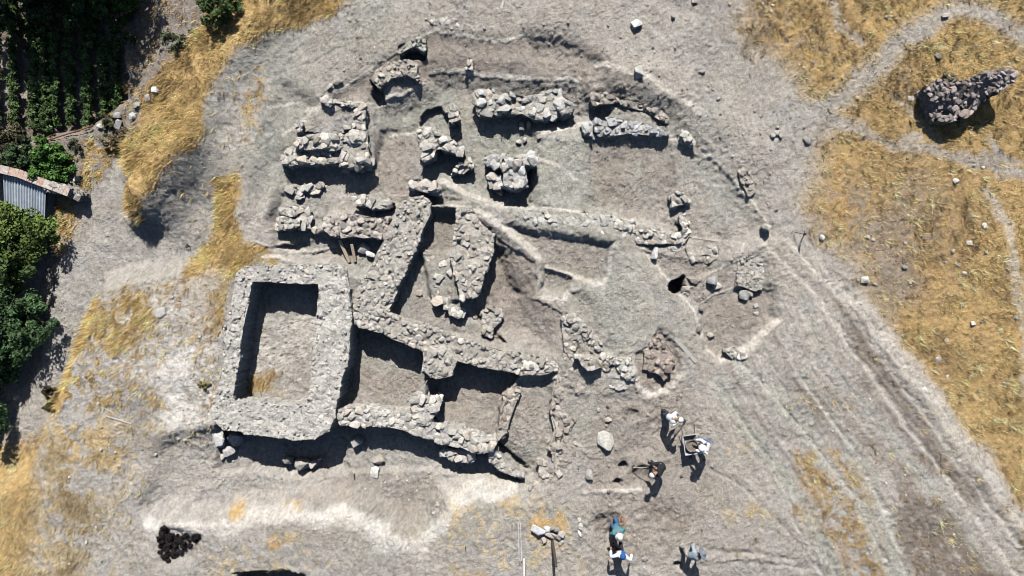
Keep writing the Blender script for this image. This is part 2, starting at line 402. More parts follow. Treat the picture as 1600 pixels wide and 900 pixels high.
# east: fields, paths, track
paint([(1105, -3000), (5000, -3000), (5000, 5000), (1700, 5000), (1600, 830), (1520, 700), (1440, 600), (1372, 500), (1335, 400), (1262, 330), (1285, 245), (1300, 190), (1240, 120), (1170, 60)], GOLD * .93, 0.8, grass=1.0)
paint([(1290, 240), (1480, 250), (1560, 300), (1540, 420), (1400, 520), (1335, 400), (1262, 330)], OCHRE, 0.9, a=.6, grass=0.75)
paint([(1330, 340), (1420, 320), (1430, 450), (1380, 500)], BROWN, 0.6, a=.7, grass=.35)
paint([(1440, 480), (1520, 480), (1560, 620), (1500, 680), (1430, 590)], OCHRE, 0.9, a=.6, grass=0.85, cover=.6)
paint([(1130, 0), (1340, 0), (1390, 60), (1310, 115), (1190, 90)], OCHRE, 0.9, a=.5, grass=0.8, cover=.7)
stroke([(1720, 60), (1600, 50), (1530, 15), (1490, 12), (1440, 40), (1400, 75), (1350, 125), (1280, 165), (1200, 190)], GREY * 1.02, 0.50, .9, 0, 0.04, .8, True)
stroke([(1270, 165), (1350, 215), (1450, 238), (1540, 258), (1640, 290)], GREY, 0.24, .85, 0, 0.06, .9, True)
stroke([(1280, -10), (1345, 70)], GREY, 0.14, .7, 0, 0.1, .7, True)
stroke([(1535, 290), (1570, 350), (1590, 450), (1612, 620)], PALE, 0.20, .7, 0, 0.12, .9, True)
stroke([(1400, 150), (1435, 185), (1470, 225)], GREY, 0.14, .6, 0, 0.2, .7, True)
paint([(1540, 220), (1570, 245), (1600, 262), (1545, 255)], GREY, .12, .9, 0, .05)
paint([(1405, 205), (1440, 208), (1445, 222), (1410, 222)], GREY, .12, .8, 0, .1)
paint([(1275, 300), (1420, 250), (1500, 330), (1450, 470), (1380, 500), (1300, 380)], BROWN * .95, .9, .6, 0, .45, cover=.62)
paint([(1440, 450), (1590, 430), (1600, 760), (1500, 660)], OCHRE * .85, .9, .6, 0, .6, cover=.5)
paint([(1110, 0), (1220, 0), (1330, 100), (1200, 110)], BROWN, .9, .55, 0, .45, cover=.55)
paint([(1330, 120), (1420, 110), (1450, 190), (1340, 200)], BROWN, .6, .5, 0, .5, cover=.55)
# track area
paint([(1270, 420), (1330, 450), (1400, 560), (1500, 700), (1600, 830), (1660, 960), (1300, 960), (1240, 800), (1130, 620), (1180, 480)], GREY, .5, .5, 0)
paint([(1285, 440), (1330, 480), (1400, 590), (1500, 720), (1560, 800), (1500, 790), (1420, 690), (1335, 560)], DK * .95, .3, .85, 0, .10)
paint([(1395, 760), (1470, 790), (1530, 850), (1590, 930), (1440, 930), (1400, 830)], DK * .95, .35, .9, 0, .15)
paint([(1270, 570), (1330, 620), (1400, 720), (1380, 760), (1310, 680)], BROWN * .95, .3, .6, 0, .15, cover=.8)
paint([(1245, 700), (1310, 698), (1345, 745), (1375, 820), (1385, 920), (1330, 920), (1290, 840), (1240, 800)], OCHRE, .28, .85, 0, .75, cover=.85)
paint([(1125, 790), (1190, 780), (1215, 850), (1150, 860)], STRAW, .3, .6, 0, .3, cover=.6)
paint([(1110, 690), (1180, 680), (1200, 720), (1130, 720)], STRAW * .9, .3, .35, 0, .1, cover=.5)
for k, rt in enumerate(FAN):
    stroke(rt, (PALE * 1.0, GREEN * 1.1, BROWN, PALE * .95, SOIL)[k % 5], .06 + .04 * (k % 3), .55, -.1, None, .8, k % 2 == 0)
for rt in RUTS[:4]:
    stroke(rt, PALE * 1.0, .12, .8, 0, .02, .8)
for rt in RUTS[4:6] + [RUTS[12]]:
    stroke(rt, GREEN * 1.12, .26, .7, 0, .02, .8)
stroke([(1340, 480), (1440, 600), (1560, 760), (1640, 870)], PALE * .93, .34, .75, 0, .02, .6, True)
paint([(1292, 455), (1330, 485), (1400, 595), (1450, 665), (1420, 660), (1345, 560)], DK * .88, .22, .55, 0, .08, warp=True)
paint([(1425, 655), (1470, 690), (1545, 780), (1520, 790), (1460, 725)], DK * .9, .22, .7, 0, .10)
paint([(1405, 765), (1465, 790), (1525, 855), (1575, 930), (1450, 930), (1405, 835)], DK * .85, .3, .8, 0, .15, cover=.9)
paint([(1385, 700), (1430, 740), (1420, 790), (1390, 760)], DK, .3, .6, 0, .1)
paint([(1225, 575), (1275, 610), (1310, 680), (1270, 660)], BROWN * .85, .3, .7, 0, .1)
# west
paint([(-3000, -3000), (520, -3000), (560, 0), (400, 60), (335, 170), (310, 250), (230, 340), (120, 330), (90, 420), (0, 330), (-3000, 330)], BROWN * .85, .5, .8, -.5, .12)
paint([(-3000, -3000), (190, -3000), (185, 60), (195, 150), (130, 200), (0, 230), (-3000, 240)], EARTH, .25, .95, -1.9, 0)
for (x0, y0, x1, y1) in ((3, 70, 8, 165), (37, 80, 38, 150), (97, 110, 104, 165), (120, 110, 121, 165), (150, 85, 156, 150), (164, 40, 172, 150), (186, 15, 198, 155)):
    stroke([(x0, y0), (x1, y1)], GREY * .9, .09 if x0 < 180 else .2, .9, -1.8, 0, .5)
paint([(210, 150), (250, 130), (240, 200), (200, 225)], BROWN, .3, .5, 0, .5, cover=.7)
paint([(325, 282), (368, 272), (375, 330), (372, 380), (430, 405), (395, 415), (352, 430), (345, 500), (318, 565), (295, 530), (285, 480), (290, 415), (325, 370), (340, 330)], GOLD, .16, 1, 0, 1.0)
paint([(330, 130), (400, 100), (430, 160), (400, 230), (340, 240)], WHITE * .8, .3, .7, 0, .25, cover=.65)
paint([(375, 110), (410, 110), (405, 180), (380, 220), (375, 160)], GOLD, .2, .7, 0, .6, cover=.5)
paint([(120, 215), (175, 205), (180, 235), (150, 270), (125, 300), (110, 290)], GOLD, .14, .9, -.8, .8, cover=.85)
paint([(85, 310), (125, 305), (122, 350), (102, 400), (88, 385)], GOLD * .95, .15, .9, -1, .8, cover=.9)
paint([(120, 300), (200, 230), (250, 330), (330, 350), (300, 400), (170, 450), (100, 590), (40, 660), (90, 400)], GREY * 1.02, .3, .9, -1, .0)
paint([(215, 275), (255, 255), (335, 290), (325, 350), (270, 350)], GREY * .88, .3, .6, -.5, .02)  # shade of the slope facing away from the sun, painted as darker grey
paint([(340, -400), (560, -400), (548, 5), (505, 35), (415, 60), (375, 85), (350, 125), (330, 160), (322, 215), (300, 245), (262, 270), (235, 315), (228, 338), (195, 325), (200, 270), (215, 210), (235, 140), (300, 60), (330, 40)], GOLD * 1.03, .22, 1, -.3, 1.15)
# west limestone slope
paint([(150, 460), (300, 440), (350, 420), (345, 590), (330, 665), (240, 740), (225, 800), (200, 960), (40, 960), (60, 760), (80, 640), (130, 520)], GREY * 1.1, .5, .8, -.5, .22)
paint([(150, 470), (290, 440), (345, 590), (330, 660), (260, 720), (230, 600), (150, 560)], WHITE, .5, .7, -.5, .22, cover=.8)
paint([(235, 555), (320, 540), (330, 655), (250, 690)], WHITE * 1.08, .3, .75, -.4, .02, cover=.9)
paint([(130, 465), (230, 445), (260, 500), (190, 560), (110, 640), (75, 640), (110, 540)], GOLD, .3, .7, -.6, .8, cover=.72)
paint([(60, 620), (180, 600), (240, 700), (170, 800), (130, 930), (40, 940)], STRAW, .5, .7, -.6, .8, cover=.72)
paint([(80, 600), (230, 560), (260, 680), (130, 760)], GOLD, .5, .5, -.6, .8, cover=.55)
paint([(130, 475), (140, 490), (130, 560), (115, 560)], GOLD, .12, .9, -.6, .9)
paint([(-3000, 700), (20, 690), (65, 690), (78, 760), (68, 830), (52, 960), (-3000, 3000)], GOLD, .6, 1, -.9, 1.1)
paint([(170, 640), (270, 680), (250, 740), (180, 690)], SOIL * 1.05, .3, .6, -.5, .05)
# south: bank and flat
paint([(250, 720), (340, 680), (530, 655), (780, 700), (826, 745), (800, 770), (540, 785), (240, 800)], GREY * 1.08, .3, .8, -1)
paint([(500, 740), (680, 740), (690, 800), (640, 830), (580, 800), (450, 770)], BROWN * 1.08, .3, .6, -1)
stroke([(250, 806), (340, 812), (430, 800), (530, 793), (585, 815), (625, 840), (660, 845), (690, 815), (720, 775), (800, 768)], WHITE * .94, .30, .85, -.8, 0, .4, True)  # sunlit slope of the bank, its brightness painted into the ground colour
stroke([(270, 805), (400, 822), (380, 808)], WHITE * .9, .25, .6, -.6, 0, .6, True)
stroke([(700, 770), (780, 762), (850, 740)], PALE, .22, .7, -.4, 0, .7, True)
paint([(235, 850), (420, 815), (560, 840), (650, 870), (900, 790), (1000, 960), (200, 960)], GREY * .97, .5, .6, -.3, .04)
paint([(330, 830), (480, 830), (500, 920), (330, 920)], STRAW, .4, .6, -.2, .2, cover=.45)
paint([(690, 790), (890, 780), (920, 920), (700, 920)], STRAW * 1.02, .4, .6, -.2, .15, cover=.5)
for (a, b, r) in ((367, 797, 14), (448, 845, 14), (500, 870, 18), (705, 812, 10), (455, 790, 10), (855, 815, 24), (800, 790, 9)):
    paint([(a - r, b - r * .6), (a + r, b - r * .6), (a + r, b + r * .6), (a - r, b + r * .6)], GOLD * 1.05, .2, .85, -.3, .35, cover=.8)
paint([(430, 590), (380, 590), (370, 630), (480, 640)], STRAW, .4, .5, -1, .25, cover=.55)
paint([(385, 590), (435, 585), (430, 615), (385, 615)], GOLD, .2, .8, -1, .5, cover=.8)
paint([(400, 490), (500, 490), (480, 640), (365, 635)], WHITE * .9, .2, .6, -1, cover=.6)
# soils inside the dig
paint([(500, 165), (598, 95), (680, 48), (800, 66), (870, 60), (940, 95), (1000, 130), (1000, 160), (920, 150), (905, 126), (790, 120), (665, 125)], BROWN * 1.08, .2, .6)
paint([(590, 200), (640, 190), (650, 300), (570, 300)], BROWN * 1.1, .3, .6)
paint([(600, 152), (720, 130), (740, 200), (660, 215), (585, 205)], GREEN, .25, .7)
paint([(740, 195), (830, 200), (830, 240), (740, 235)], GREEN, .25, .7)
paint([(930, 235), (990, 230), (980, 320), (935, 300)], BROWN * .98, .35, .6)
paint([(1010, 230), (1060, 235), (1060, 300), (1010, 290)], BROWN, .35, .5)
paint([(975, 240), (1020, 250), (1010, 300), (975, 300)], GREEN, .2, .6)
paint([(850, 210), (920, 212), (925, 300), (842, 320)], GREEN * 1.04, .4, .45)
paint([(1060, 220), (1100, 230), (1190, 345), (1120, 340)], GREEN * 1.04, .3, .6)
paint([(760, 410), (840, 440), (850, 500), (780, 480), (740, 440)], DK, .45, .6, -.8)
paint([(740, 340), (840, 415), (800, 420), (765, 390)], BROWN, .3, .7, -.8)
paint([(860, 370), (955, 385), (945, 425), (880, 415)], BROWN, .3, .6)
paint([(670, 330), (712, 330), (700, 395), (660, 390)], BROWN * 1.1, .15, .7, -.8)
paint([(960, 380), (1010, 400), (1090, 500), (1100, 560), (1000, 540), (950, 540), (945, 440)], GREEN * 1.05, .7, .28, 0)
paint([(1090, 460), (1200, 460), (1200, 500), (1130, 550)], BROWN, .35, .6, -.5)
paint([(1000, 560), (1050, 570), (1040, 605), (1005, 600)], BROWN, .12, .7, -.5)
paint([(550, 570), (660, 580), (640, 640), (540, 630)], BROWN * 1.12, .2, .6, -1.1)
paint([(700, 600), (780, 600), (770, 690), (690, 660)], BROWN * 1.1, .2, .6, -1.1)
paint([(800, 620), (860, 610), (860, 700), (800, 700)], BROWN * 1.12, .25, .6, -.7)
paint([(930, 640), (1080, 600), (1110, 780), (1060, 880), (920, 880)], BROWN * 1.05, .5, .6, 0)
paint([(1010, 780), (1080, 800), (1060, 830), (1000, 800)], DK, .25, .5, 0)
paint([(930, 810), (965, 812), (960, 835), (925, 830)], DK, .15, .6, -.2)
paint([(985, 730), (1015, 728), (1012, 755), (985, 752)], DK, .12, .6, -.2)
for pl, dz, b_ in SC:
    if b_: paint(pl, BROWN * 1.07, .06, .45, -.1, warp=False)
# pale dusty lips of the trenches, plus the pit's sunlit lower face painted pale
for ln, w in (([(440, 210), (500, 165), (560, 122), (598, 95), (640, 70), (680, 48), (715, 55), (745, 63)], .05), ([(480, 172), (585, 160), (625, 145), (664, 126)], .12),
              ([(668, 110), (690, 106), (790, 120), (905, 125)], .07), ([(745, 63), (800, 66), (822, 56)], .05),
              ([(850, 205), (905, 192), (925, 186)], .10), ([(840, 245), (880, 262), (900, 278)], .05), ([(1050, 212), (1095, 228), (1150, 288), (1198, 350)], .09),
              ([(740, 330), (775, 348), (830, 390), (848, 415), (848, 440)], .19), ([(850, 418), (895, 430), (940, 448)], .09), ([(838, 465), (880, 470), (890, 455), (905, 450)], .09),
              ([(960, 380), (950, 430), (940, 460)], .07), ([(700, 322), (790, 322), (900, 332), (960, 340), (992, 345)], .08), ([(780, 352), (860, 368), (915, 376)], .04),
              ([(1110, 427), (1150, 408), (1195, 398)], .07), ([(1095, 478), (1125, 458), (1152, 448)], .06), ([(1125, 562), (1165, 545), (1213, 500)], .11), ([(1000, 380), (1085, 490), (1105, 545), (1125, 562)], .05),
              ([(985, 550), (1012, 540), (1025, 512)], .05), ([(990, 560), (998, 605), (1015, 618), (1045, 608), (1070, 580)], .10), ([(640, 283), (690, 280), (740, 305), (790, 322)], .12),
              ([(395, 378), (450, 392), (520, 385)], .06), ([(400, 400), (450, 405)], .07), ([(583, 195), (600, 203), (640, 202), (655, 190)], .04), ([(915, 768), (1000, 764)], .09),
              ([(535, 640), (640, 645)], .09), ([(385, 632), (480, 638)], .1), ([(930, 100), (1010, 122), (1100, 180)], .12), ([(420, 170), (470, 155), (500, 150)], .06)):
    stroke(ln, PALE * 1.14, max(w, .07), .85, -.1, None, .35)
for ln in ([(1050, 212), (1095, 228), (1150, 288), (1198, 350)], [(668, 109), (690, 105), (790, 119), (905, 124)], [(640, 70), (680, 47), (745, 62), (800, 65), (822, 55)]):
    stroke([(a + 1, b - 2) for a, b in ln], PALE * 1.22, .07, .9, -.1, None, .3)
for rt in (RUTS[0], RUTS[1], RUTS[3], RUTS[4], RUTS[12]):
    stroke(rt, PALE * 1.08, .07, .8, -.1, 0, .5)
# fine colour variation; fissures painted darker and crests lighter, like relief shading
v1 = fbm(X, Y, 3.0, 4, 6, .65); v2 = fbm(X, Y, 0.9, 4, 1, .6); v3 = fbm(X, Y, 1.4, 3, 7); v4 = fbm(X, Y, 9.0, 2, 3)
CR = CR * (1 + 0.11 * v1 + 0.07 * v2 + 0.15 * v4 - .16 * rdg2 ** 10 + .10 * rdg ** 10 + .09 * rng.normal(0, 1, X.shape))[..., None]
CR[..., 0] *= 1 + 0.02 * v3; CR[..., 2] *= 1 - 0.03 * v3
CR = np.clip(CR, 0.02, 0.8)

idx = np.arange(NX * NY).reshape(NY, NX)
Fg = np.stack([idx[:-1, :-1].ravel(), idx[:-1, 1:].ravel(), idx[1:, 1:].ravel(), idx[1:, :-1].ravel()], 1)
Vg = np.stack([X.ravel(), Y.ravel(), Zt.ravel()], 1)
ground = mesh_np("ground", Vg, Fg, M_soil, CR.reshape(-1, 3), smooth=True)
tag(ground, kind="structure")

# ------------------------------------------------------------------ rock templates
def hull_template(n, power, squash, seed):
    r = random.Random(seed); bm = bmesh.new()
    for _ in range(n):
        v = Vector((r.gauss(0, 1), r.gauss(0, 1), r.gauss(0, 1))).normalized()
        m = max(abs(v.x), abs(v.y), abs(v.z))
        v = v / (m ** power) * r.uniform(.86, 1.0)
        bm.verts.new((v.x * .5, v.y * .5, v.z * .5 * squash))
    ret = bmesh.ops.convex_hull(bm, input=bm.verts)
    junk = [e for e in ret['geom_interior'] if isinstance(e, bmesh.types.BMVert)] + [e for e in ret['geom_unused'] if isinstance(e, bmesh.types.BMVert)]
    bmesh.ops.delete(bm, geom=list(set(junk)), context='VERTS')
    bmesh.ops.triangulate(bm, faces=bm.faces)
    bm.verts.ensure_lookup_table()
    for i, v in enumerate(bm.verts): v.index = i
    V = np.array([v.co[:] for v in bm.verts]); F = np.array([[v.index for v in f.verts] for f in bm.faces])
    bm.free(); return V, F
T_BLOCK = [hull_template(22, .85, 1, 100 + k) for k in range(14)]
T_ROUND = [hull_template(26, .25, 1, 200 + k) for k in range(8)]
T_TINY = [hull_template(9, .5, 1, 300 + k) for k in range(6)]

def rotz(a):
    c, s_ = math.cos(a), math.sin(a); return np.array([[c, -s_, 0], [s_, c, 0], [0, 0, 1]])
def rotr(tilt):
    a = random.uniform(0, 6.283); ax = Vector((math.cos(a), math.sin(a), 0))
    return np.array(Matrix.Rotation(random.gauss(0, tilt), 3, ax))

def stone_col(tone):
    g = random.gauss(0, 1)
    c = np.array(tone) * (1 + 0.15 * g)
    if random.random() < .14: c = c * np.array((1.03, .96, .89))
    if random.random() < .12: c = c * 1.25
    if random.random() < .10: c = c * .72
    return np.clip(c, .05, .72)

def put_stone(geo, x, y, z, sx, sy, sz, ang=None, tilt=.25, tone=(.4, .39, .38), kind='b'):
    T = random.choice(T_BLOCK if kind == 'b' else T_ROUND if kind == 'r' else T_TINY)
    ang = random.uniform(0, 6.283) if ang is None else ang
    R = rotz(ang) @ rotr(tilt)
    V = (T[0] * np.array((sx, sy, sz))) @ R.T + np.array((x, y, z))
    geo.add(V, T[1], stone_col(tone))

def pip(x, y, poly):
    return sdist(np.array([x]), np.array([y]), poly)[0]

def resample(poly, step, jit):
    out = []
    n = len(poly)
    for i in range(n):
        a = Vector(poly[i]); b = Vector(poly[(i + 1) % n]); L = (b - a).length
        k = max(1, int(round(L / step)))
        d = (b - a) / k
        for j in range(k):
            p = a + d * j
            out.append((p.x + random.gauss(0, jit), p.y + random.gauss(0, jit)))
    return out

def add_block(geo, pts, zt, zb, tone=(.38, .37, .355), smin=.12, smax=.30, dens=.8, faces=True, holes=(), taper=0.0, base_shift=(0, 0), topn=.05, mortar=(.37, .345, .305), edge=1.0, slope=(0, 0), kind='b', rise=.35, rag=.10, pit=.16):
    """a piece of rubble masonry: an earth-and-mortar core with stones bedded in its top and sides"""
    rings = [[PX(a, b, zt) for a, b in pts]] + [[PX(a, b, zt) for a, b in h] for h in holes]
    cen = np.mean(np.array(rings[0]), axis=0)
    rs = [resample(r, .11, .022) for r in rings]
    for q_, r_ in enumerate(rs):
        A_ = np.array(r_); A_[:, 0] += rag * fbm(A_[:, 0], A_[:, 1], 1.7, 3, 1); A_[:, 1] += rag * fbm(A_[:, 0], A_[:, 1], 1.7, 3, 6); rs[q_] = [tuple(v) for v in A_]
    coords = []; edges = []
    for r in rs:
        o = len(coords); coords += r; n = len(r)
        edges += [(o + i, o + (i + 1) % n) for i in range(n)]
    A = np.array(rings[0]); mn = A.min(0); mxx = A.max(0)
    gp = .11
    xx, yy = np.meshgrid(np.arange(mn[0], mxx[0], gp), np.arange(mn[1], mxx[1], gp))
    xx = xx.ravel() + rng.normal(0, .04, xx.size); yy = yy.ravel() + rng.normal(0, .04, yy.size)
    def inside(x, y):
        d = sdist(x, y, rings[0])
        for h in rings[1:]: d = np.minimum(d, -sdist(x, y, h))
        return d
    dd = inside(xx, yy); keep = dd > .07
    coords += list(zip(xx[keep], yy[keep]))
    res = delaunay_2d_cdt([Vector(c) for c in coords], edges, [], 0, 1e-5)
    V2 = np.array([tuple(v) for v in res[0]]); F2 = np.array([list(f) for f in res[2]])
    cc = V2[F2].mean(axis=1)
    F2 = F2[inside(cc[:, 0], cc[:, 1]) > 0]
    def top(x, y): return zt + slope[0] * (x - cen[0]) + slope[1] * (y - cen[1]) + topn * fbm(x, y, 1.6, 3, 2) + .025 * fbm(x, y, 7, 2, 3) - pit * np.clip(fbm(x, y, 3.2, 3, 4) - .38, 0, 1) * 1.6
    zz = top(V2[:, 0], V2[:, 1]) + rng.normal(0, .012, len(V2))
    mc = np.array(mortar)
    cv = mc[None, :] * (1 + .16 * fbm(V2[:, 0], V2[:, 1], 3, 3, 5) + .12 * rng.normal(0, 1, len(V2)))[:, None]
    geo.add(np.column_stack([V2, zz]), F2, cv)
    for r in rs:
        area = sum(r[i][0] * r[(i + 1) % len(r)][1] - r[(i + 1) % len(r)][0] * r[i][1] for i in range(len(r)))
        if (area < 0) == (r is rs[0]): r.reverse()
        n = len(r); R = np.array(r)
        nrm = np.roll(R, -1, 0) - np.roll(R, 1, 0); nrm = np.column_stack([nrm[:, 1], -nrm[:, 0]])
        nrm /= np.linalg.norm(nrm, axis=1)[:, None] + 1e-9
        zc = top(R[:, 0], R[:, 1])
        rows = max(2, int((zt - zb) / .16) + 1); Vs = []
        for k in range(rows + 1):
            f = k / rows
            P = R * 1.0
            P = cen + (P - cen) * (1 - taper * f) + np.array(base_shift) * f
            P = P + nrm * (rng.normal(0, .018, (n, 1)) if 0 < k < rows else 0)
            Vs.append(np.column_stack([P, zc * (1 - f) + (zb - .08) * f]))
        Vs = np.vstack(Vs); Fs = []
        for k in range(rows):
            for i in range(n):
                j = (i + 1) % n
                Fs.append([k * n + i, (k + 1) * n + i, (k + 1) * n + j, k * n + j])
        geo.add(Vs, Fs, np.tile(mc * .95, (len(Vs), 1)))
        # stones along the top edge and down the face
        step = (smin + smax) * .55
        L = 0.0; P = R; seg = np.linalg.norm(np.roll(R, -1, 0) - R, axis=1); cum = np.concatenate([[0], np.cumsum(seg)])
        total = cum[-1]
        levels = [0.0] + ([h for h in np.arange(.20, max(zt - zb - .05, .2), .20)] if faces else [])
        for lv in levels:
            s = random.uniform(0, step)
            while s < total:
                k = min(np.searchsorted(cum, s) - 1, n - 1); k = max(k, 0)
                q = R[k] + (R[(k + 1) % n] - R[k]) * ((s - cum[k]) / (seg[k] + 1e-9))
                f = lv / max(zt - zb, .01)
                q2 = cen + (q - cen) * (1 - taper * f) + np.array(base_shift) * f
                tdir = R[(k + 1) % n] - R[k - 1]; ang = math.atan2(tdir[1], tdir[0])
                sl = random.uniform(smin, smax) * random.uniform(.8, 1.2)
                if random.random() < (edge if lv == 0 else .9):
                    w_ = sl * random.uniform(.6, .9); h_ = min(sl * random.uniform(.5, .8), .26)
                    inn = nrm[k] * (-w_ * .38 if lv == 0 else -w_ * .36)
                    z_ = float(top(q[0], q[1])) - lv + (random.uniform(-.06, .045) if lv == 0 else 0) - (h_ * .15 if lv == 0 else 0)
                    put_stone(geo, q2[0] + inn[0], q2[1] + inn[1], z_, sl, w_, h_, ang + random.gauss(0, .18), .12 if lv == 0 else .08, tone, kind)
                s += sl * random.uniform(.85, 1.25)
        if edge > .4:
            s = 0.0
            while s < total:
                k = max(min(np.searchsorted(cum, s) - 1, n - 1), 0)
                q = R[k] - nrm[k] * random.uniform(.14, .34); sl = random.uniform(smin, smax) * random.uniform(.7, 1.3)
                if random.random() < .75 and inside(q[:1], q[1:])[0] > .05:
                    put_stone(geo, q[0], q[1], float(top(q[:1], q[1:])[0]) + random.uniform(-.05, .05), sl, sl * .7, sl * .6, None, .35, tone, kind)
                s += sl * random.uniform(1., 1.7)
    # stones bedded in the top
    sp = (smin + smax) * .5
    nx_ = int((mxx[0] - mn[0]) / sp) + 1; ny_ = int((mxx[1] - mn[1]) / sp) + 1
    for i in range(nx_):
        for j in range(ny_):
            if random.random() > dens: continue
            x = mn[0] + (i + random.uniform(.1, .9)) * sp; y = mn[1] + (j + random.uniform(.1, .9)) * sp
            if inside(np.array([x]), np.array([y]))[0] < sp * .25: continue
            sl = smin + (smax - smin) * random.random() ** 1.8
            if random.random() < .07: sl = smax * random.uniform(1.0, 1.45)
            h_ = sl * random.uniform(.28, .55)
            put_stone(geo, x, y, float(top(np.array([x]), np.array([y]))[0]) + h_ * (random.uniform(-.25, rise)), sl, sl * random.uniform(.55, .95), h_, None, .2, tone, kind)

STW = "stone walls of the excavated building"
def wall(label, blocks, name="stone_wall", cat="wall ruin", group=STW, mat=None, extra=None, **kw):
    g = Geo()
    for b in blocks:
        d = dict(kw); d.update(b[3] if len(b) > 3 else {})
        add_block(g, b[0], b[1], b[2], **d)
    if extra: extra(g)
    V = np.vstack(g.V); c = (float(V[:, 0].mean()), float(V[:, 1].mean()), float(V[:, 2].min()))
    o = g.build(name, mat or M_rub, None, c)
    return tag(o, label, cat, group)

LT = (.47, .45, .41); MD = (.42, .40, .365); BR = (.37, .335, .295)
# ---- the rectangular enclosure
wall("thick mortared rectangular enclosure wall around the deep pit", [
    ([(368, 428), (382, 417), (440, 414), (533, 413), (543, 428), (546, 470), (549, 500), (545, 560), (532, 600), (524, 650), (512, 672), (492, 686), (470, 687), (400, 680), (345, 668), (333, 655), (330, 635), (345, 590), (352, 520), (362, 470)],
     .32, -1.6, dict(holes=[[(394, 441), (498, 444), (496, 500), (480, 634), (364, 627), (376, 540)]]))],
     tone=(.45, .435, .405), smin=.05, smax=.15, dens=.42, topn=.06, mortar=(.44, .425, .39), edge=.85, rise=.12, rag=.06, pit=.10)
# ---- long walls in the middle
wall("straight thick wall slanting up from the enclosure corner to the long pale slabs", [
    ([(622, 322), (640, 311), (660, 307), (676, 318), (672, 332), (640, 410), (607, 484), (598, 497), (570, 492), (548, 482), (556, 458), (580, 415), (604, 365)], .12, -.85)],
     tone=MD, smin=.10, smax=.24, dens=.55, mortar=(.38, .36, .325))
wall("second slanting wall with a big pale block broken at its foot", [
    ([(714, 325), (738, 327), (753, 350), (771, 367), (772, 392), (758, 426), (748, 464), (720, 466), (714, 440), (703, 404), (709, 372)], .08, -.82, dict(rag=.03)),
    ([(662, 394), (704, 402), (711, 424), (722, 452), (705, 480), (690, 476), (672, 470), (680, 440)], -.48, -.84, dict(tone=LT, dens=.3, topn=.06, smin=.15, smax=.42, edge=.5, mortar=(.40, .38, .34)))],
     tone=MD, smin=.14, smax=.32, dens=.5)
wall("long wall running diagonally above the two deep shadowed rooms", [
    ([(548, 490), (578, 483), (604, 489), (650, 505), (700, 522), (760, 542), (820, 556), (868, 566), (872, 576), (850, 588), (812, 584), (760, 577), (713, 563), (706, 588), (684, 594), (661, 583), (660, 548), (610, 528), (560, 510)], .10, -1.15)],
     tone=MD, smin=.12, smax=.34, dens=.7, topn=.09)
wall("broad pale wall closing the deep rooms on their lower side", [
    ([(526, 650), (530, 638), (560, 636), (640, 648), (690, 664), (740, 678), (774, 691), (768, 706), (745, 706), (700, 696), (660, 682), (620, 670), (560, 666), (530, 662)], .02, -1.2),
    ([(640, 619), (660, 615), (688, 629), (680, 650), (670, 665), (645, 655)], .10, -1.15, dict(smin=.3, smax=.6, dens=.5)),
    ([(697, 705), (712, 700), (742, 706), (745, 718), (730, 724), (700, 718)], -.35, -1.2, dict(smin=.2, smax=.5))],
     tone=LT, smin=.16, smax=.42, dens=.65, topn=.08, mortar=(.42, .405, .385))
wall("rough narrow rubble spine between the rooms and the open ground at lower right", [
    ([(872, 560), (893, 556), (905, 580), (900, 610), (884, 628), (892, 660), (884, 684), (868, 680), (866, 640), (870, 600)], .02, -.6),
    ([(864, 585), (915, 582), (918, 620), (906, 650), (912, 690), (892, 738), (866, 728), (860, 690), (866, 640)], -.06, -.6, dict(dens=.4, edge=.6, topn=.12)),
    ([(868, 676), (886, 680), (890, 715), (875, 735), (866, 716)], .0, -.6)],
     tone=BR, smin=.12, smax=.40, dens=.6, topn=.16, edge=.8, rag=.28)
wall("low heap of tumbled masonry with slanted slabs at the head of the rubble spine", [
    ([(877, 494), (893, 489), (912, 503), (940, 535), (944, 556), (960, 563), (948, 580), (936, 575), (905, 580), (888, 556), (880, 540)], .22, -.2, dict(smin=.12, smax=.32, dens=.6, slope=(.08, .08))),
    ([(905, 556), (930, 560), (940, 573), (925, 582), (908, 574)], .62, 0, dict(smin=.15, smax=.4, dens=.9))],
     tone=MD, topn=.13, edge=.9)
wall("smooth pale mortar block beside the clay pyramid", [
    ([(944, 556), (985, 560), (993, 585), (990, 598), (975, 590), (962, 570)], .22, -.3, dict(dens=.2)),
    ([(948, 572), (966, 570), (992, 600), (970, 612), (950, 600)], .10, -.2, dict(dens=.08, edge=.3, smin=.1, smax=.2))],
     tone=LT, topn=.08, edge=.5, smin=.12, smax=.25, mortar=(.40, .39, .365))
wall("earth baulk end with a dark side beside the dark soil room", [([(834, 398), (842, 402), (848, 413), (848, 438), (843, 444), (838, 430)], -.12, -.8)], tone=BR, smin=.1, smax=.22, dens=.2, edge=.4, faces=False, mortar=(.38, .35, .32))
